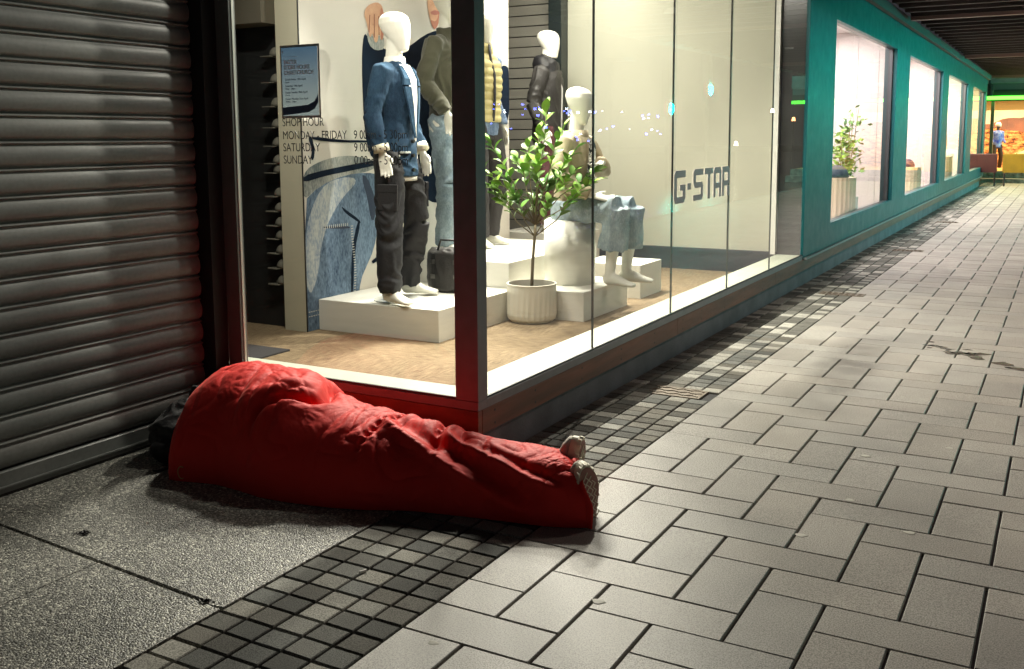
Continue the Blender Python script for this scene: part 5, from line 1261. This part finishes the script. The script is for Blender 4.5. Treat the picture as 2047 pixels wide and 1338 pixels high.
# far figure in blue
P6 = std_pose(spread=.12); P6.wr[-1] = (.16, -.22, 1.05); P6.wr[1] = (.16, .22, 1.05)
r = empty('mannequin', (-.60, 30.6, .29), -1.2, label='distant mannequin in a blue jacket and pale helmet before the desert backdrop', cat='mannequin'); r.scale = (.78, .78, .78)
b = MB(); head_rings(b, 1.70); b.limb([(0, 0, 1.45, .06, .06), (0, 0, 1.62, .05, .05)])
trousers(b, P6)
link_mesh(remesh(b, .02, 2), 'body', mat('far_trousers', (.05, .03, .03), .8), r)
b = MB(); torso(b, P6, .85); sleeve(b, P6, 1); sleeve(b, P6, -1); link_mesh(remesh(b, .018, 2), 'jacket', mat('jacket_blue', (.02, .05, .55), .5, col2=(.3, .4, .8), vscale=9), r)
b = MB(); b.limb([(0, 0, 1.66, .10, .12), (0, 0, 1.75, .11, .13), (0, 0, 1.84, .06, .07)], n=16); b.build('helmet', mat('helmet_white', (.7, .7, .75), .4), r, smooth=True)
# cream dome tent
r = empty('dome_tent', (.35, 30.4, .29), label='cream dome tent on display in the far shop', cat='tent')
TEN = mat('tent_cream', (.72, .62, .36), .6); n = 28
rings = []
for t in range(10):
    a = t / 9 * math.pi / 2; rings.append([(.72 * math.cos(a) * math.cos(2 * math.pi * j / n) + .0, .55 * math.cos(a) * math.sin(2 * math.pi * j / n), .62 * math.sin(a) ** .9) for j in range(n)])
b = MB(); b.loft(rings, True); b.build('canopy', TEN, r, smooth=True)
for a0 in (.5, -.5): b = MB(); b.limb([(.725 * math.cos(t) * math.cos(a0), .56 * math.cos(t) * math.sin(a0), .625 * abs(math.sin(t)) ** .9, .008, .008) for t in [math.pi * k / 14 for k in range(15)]], n=6); b.build('pole', CH, r, smooth=True)
# seat panels on thin legs in front
def seat_panel(x0, x1, y, m, label):
    r = empty('bench', ((x0 + x1) / 2, y, 0), label=label, cat='bench'); w = (x1 - x0) / 2
    b = MB(); b.limb([(-w, 0, .60, .235, .03), (-w + .03, 0, .60, .25, .035), (w - .03, 0, .60, .25, .035), (w, 0, .60, .235, .03)], side=(0, 0, 1), n=20)
    b = MB(); b.bbox(-w, w, -.03, .03, .36, .85, .02); b.build('backrest', m, r)
    b = MB(); b.bbox(-w + .01, w - .01, .03, .34, .38, .44, .015); b.build('seat', m, r)
    for sx in (-w + .05, w - .05):
        for yy in (-.01, .30): b = MB(); b.cyl((sx, yy), .014, 0, .38, 8); b.build('leg', mat('leg_dark', (.04, .02, .02), .5), r)
seat_panel(-1.0, -.31, 25.9, mat('panel_maroon', (.05, .008, .014), .5, var=.3), 'dark maroon bench seen from behind at the end of the teal wall')
seat_panel(-.18, .55, 25.9, mat('panel_mustard', (.30, .19, .01), .5, var=.35, vscale=3), 'mustard yellow bench seen from behind at the end of the walk')
r = empty('ceiling_fitting', (-.75, 28.4, 2.65), label='dark fitting hanging below the canopy at the end of the teal wall', cat='fitting')
b = MB(); b.limb([(0, 0, -.22, .10, .09), (0, 0, -.05, .17, .12), (0, 0, .1, .12, .1), (0, 0, .14, .03, .03)], n=9); b.build('housing', mat('fitting_dark', (.03, .025, .025), .8, var=.4, vscale=18), r)
b = MB(); b.cyl((0, 0), .02, .13, .27, 8); b.build('stem', MATS['fitting_dark'], r)

# ------------------------------------------------------------------ across the street (mirrored in the glass)
def traffic_light(x, y, z, label):
    r = empty('traffic_light', (x, y, 0), label=label, cat='traffic light', group='traffic lights across the street')
    PM = mat('pole_black', (.03, .03, .03), .4)
    b = MB(); b.cyl((0, 0), .06, -.12, z - .22, 12); b.build('pole', PM, r)
    b = MB(); b.bbox(-.12, .12, -.20, .20, z - .24, z + 1.15, .02); hs_ = b.build('housing', PM, r)
    for k, (em, s_) in enumerate((((0, 1, .75), 190), ((.02, .01, 0), 0), ((.02, 0, 0), 0))):
        b = MB(); zz = z + .40 * k; b.loft([[(q2, rr_ * math.cos(a), zz + rr_ * math.sin(a)) for a in [2 * math.pi * t / 16 for t in range(16)]] for q2, rr_ in ((-.121, .17), (-.14, .16), (-.15, .10))], True)
        b.build('lamp', mat('lamp_cyan', (0, .3, .25), .4, emit=(0, 1, .78), estr=1000) if k == 0 else mat('lamp_off', (.03, .01, .01), .3), r)
traffic_light(8, 29.57, 2.89, 'traffic light showing cyan green, mirrored higher in the side glass')
traffic_light(8, 25.83, 2.18, 'traffic light showing cyan green, mirrored lower in the side glass')
BLU = mat('led_blue', (.1, .1, .6), .4, emit=(.12, .16, 1.0), estr=26); WHL = mat('led_white', (.7, .8, .9), .4, emit=(.75, .85, 1.0), estr=24)
fl = empty('light_string', (8.5, 22, 1.4), label='string of small blue and white lights across the street', cat='string lights'); rr = random.Random(9)
b = MB(); b2 = MB()
for k in range(60):
    y = rr.uniform(14, 27); z = rr.choice((1.5, 1.6, 1.95, 2.0, 2.05, 1.3)) + rr.uniform(-.08, .08); s_ = rr.uniform(.012, .03)
    t = b if rr.random() < .62 else b2
    t.box(-s_, s_, y - 22 - s_, y - 22 + s_, z - 1.4 - s_, z - 1.4 + s_)
b.build('blue_bulb', BLU, fl, kind='stuff'); b2.build('white_bulb', WHL, fl, kind='stuff')
for (y, z, c, s_, lb) in ((41.6, 2.0, (1, .45, .15), 14, 'orange lit lamp far along the street'), (38, 2.3, (1, .95, .8), 16, 'white lit lamp far along the street'), (33, 1.0, (1, .9, .7), 10, 'low warm lamp across the street')):
    r = empty('street_lamp', (8, y, 0), label=lb, cat='street lamp')
    b = MB(); b.cyl((0, 0), .04, -.12, z, 10); b.build('pole', MATS['pole_black'], r)
    b = MB(); b.cyl((0, 0), .09, z, z + .16, 12, r1=.05); b.build('lamp', mat('lamp_%d' % int(y), c, .5, emit=c, estr=s_), r)

# ------------------------------------------------------------------ lamps of the place, and added fill lights
def area(name, loc, size, sizey, power, col, tgt=None, spread=None, fixture=None):
    l = bpy.data.lights.new(name, 'AREA'); l.shape = 'RECTANGLE'; l.size = size; l.size_y = sizey; l.energy = power; l.color = col
    if spread: l.spread = rad(spread)
    o = bpy.data.objects.new(name, l); C.objects.link(o); o.location = loc
    if tgt is not None:
        o.rotation_euler = (Vector(tgt) - Vector(loc)).to_track_quat('-Z', 'Y').to_euler()
    return o
def spot(name, loc, tgt, power, col, angle=80, blend=.4, radius=.03):
    l = bpy.data.lights.new(name, 'SPOT'); l.energy = power; l.color = col; l.spot_size = rad(angle); l.spot_blend = blend; l.shadow_soft_size = radius
    o = bpy.data.objects.new(name, l); C.objects.link(o); o.location = loc
    o.rotation_euler = (Vector(tgt) - Vector(loc)).to_track_quat('-Z', 'Y').to_euler(); return o
WARM = (1.0, .945, .83)
SPM = mat('spot_housing', (.6, .6, .58), .4)
def fixture(x, y, lb):
    b = MB(); b.cyl((0, 0), .045, 0, .14, 16); o = b.build('spotlight', SPM, label=lb, cat='spotlight', group='ceiling spotlights of the window display'); o.location = (x, y, 2.90)
ORD = ('nearest', 'second', 'third', 'fourth', 'fifth', 'sixth')
for k, y in enumerate((2.4, 3.2, 4.0, 4.8)):      # middle track, turned toward the pavement
    spot('display_spot', (-2.34, y, 2.86), (-.2, y - .9, 0), 330, WARM, 104, .5, .11)
    fixture(-2.34, y, ORD[k] + ' white spotlight on the middle ceiling track of the window display')
for k, (x, y, tx, ty, tz, e, an) in enumerate(((-1.15, 3.4, -2.2, -.3, .3, 430, 72), (-1.1, 1.5, -2.3, .1, 1.2, 60, 70), (-1.0, 2.7, -2.9, 2.2, .9, 70, 80), (-1.0, 4.4, -2.6, 4.6, .8, 80, 90))):
    spot('display_spot', (x, y, 2.86), (tx, ty, tz), e, WARM, an, .5, .04)
    fixture(x, y, ORD[k] + ' white spotlight on the outer ceiling track by the side glass')
for k, x in enumerate((-2.3, -1.7, -1.1)):        # track behind the front glass, turned inward
    spot('display_spot', (x, .72, 2.86), (x - .45, 2.9, .5), 62, WARM, 86, .6, .04)
    fixture(x, .72, ORD[k] + ' white spotlight on the ceiling track behind the front glass')
area('ceiling_fill', (-2.3, 4.6, 3.03), .9, 2.2, 60, WARM)  # added soft fill without a fixture, lifts the whole display
area('back_wall_fill', (-1.95, 4.1, 2.98), 1.9, .5, 120, WARM, (-1.95, 5.95, .9))  # unseen area light added to brighten the back wall evenly
for k, (a, c) in enumerate(WIN):
    colr = [(1, .89, .88), (1, .86, .84), (1, .94, .84), (1, .88, .64)][k]
    area('booth_light', (-1.45, (a + c) / 2, 2.72), .9, c - a - .2, (200, 330, 380, 380)[k], colr)
area('far_shop_light', (0, 30.8, 2.58), 5, 2.5, 300, (1, .74, .38))
for k, y in enumerate((3.6, 9.0, 15.0, 21.0)):  # the nearest one is added to tint the close pavement pink
    spot('canopy_downlight', (1.9 if k == 0 else 1.7, y, 2.84), (1.6, y - .4, 0), 75 if k == 0 else 130, (1, .74, .66), 140, .6, .06)
    b = MB(); b.cyl((0, 0), .08, 0, .06, 16); o = b.build('downlight', SPM, label=ORD[k] + ' unseen round downlight set in the dark ribbed canopy', cat='downlight', group='downlights along the canopy'); o.location = (1.9 if k == 0 else 1.7, y, 2.88)
for k, y in enumerate((15, 25)):  # unseen street lights, added to brighten the teal wall
    r = empty('added_street_light', (9.5, y, 0), label=ORD[k] + ' unseen cool street light added across the road to brighten the teal wall', cat='street light')
    b = MB(); b.cyl((0, 0), .06, -.12, 3.6, 12); b.build('pole', MATS['pole_black'], r)
    b = MB(); b.box(-.8, .1, -.12, .12, 3.6, 3.7); b.build('lamp_head', MATS['pole_black'], r)
    l = area('added_street_lamp', (9.0, y, 3.58), .5, .3, 125, (.26, 1.0, 1.0), (-.7, y - 3, 1.6), spread=75)
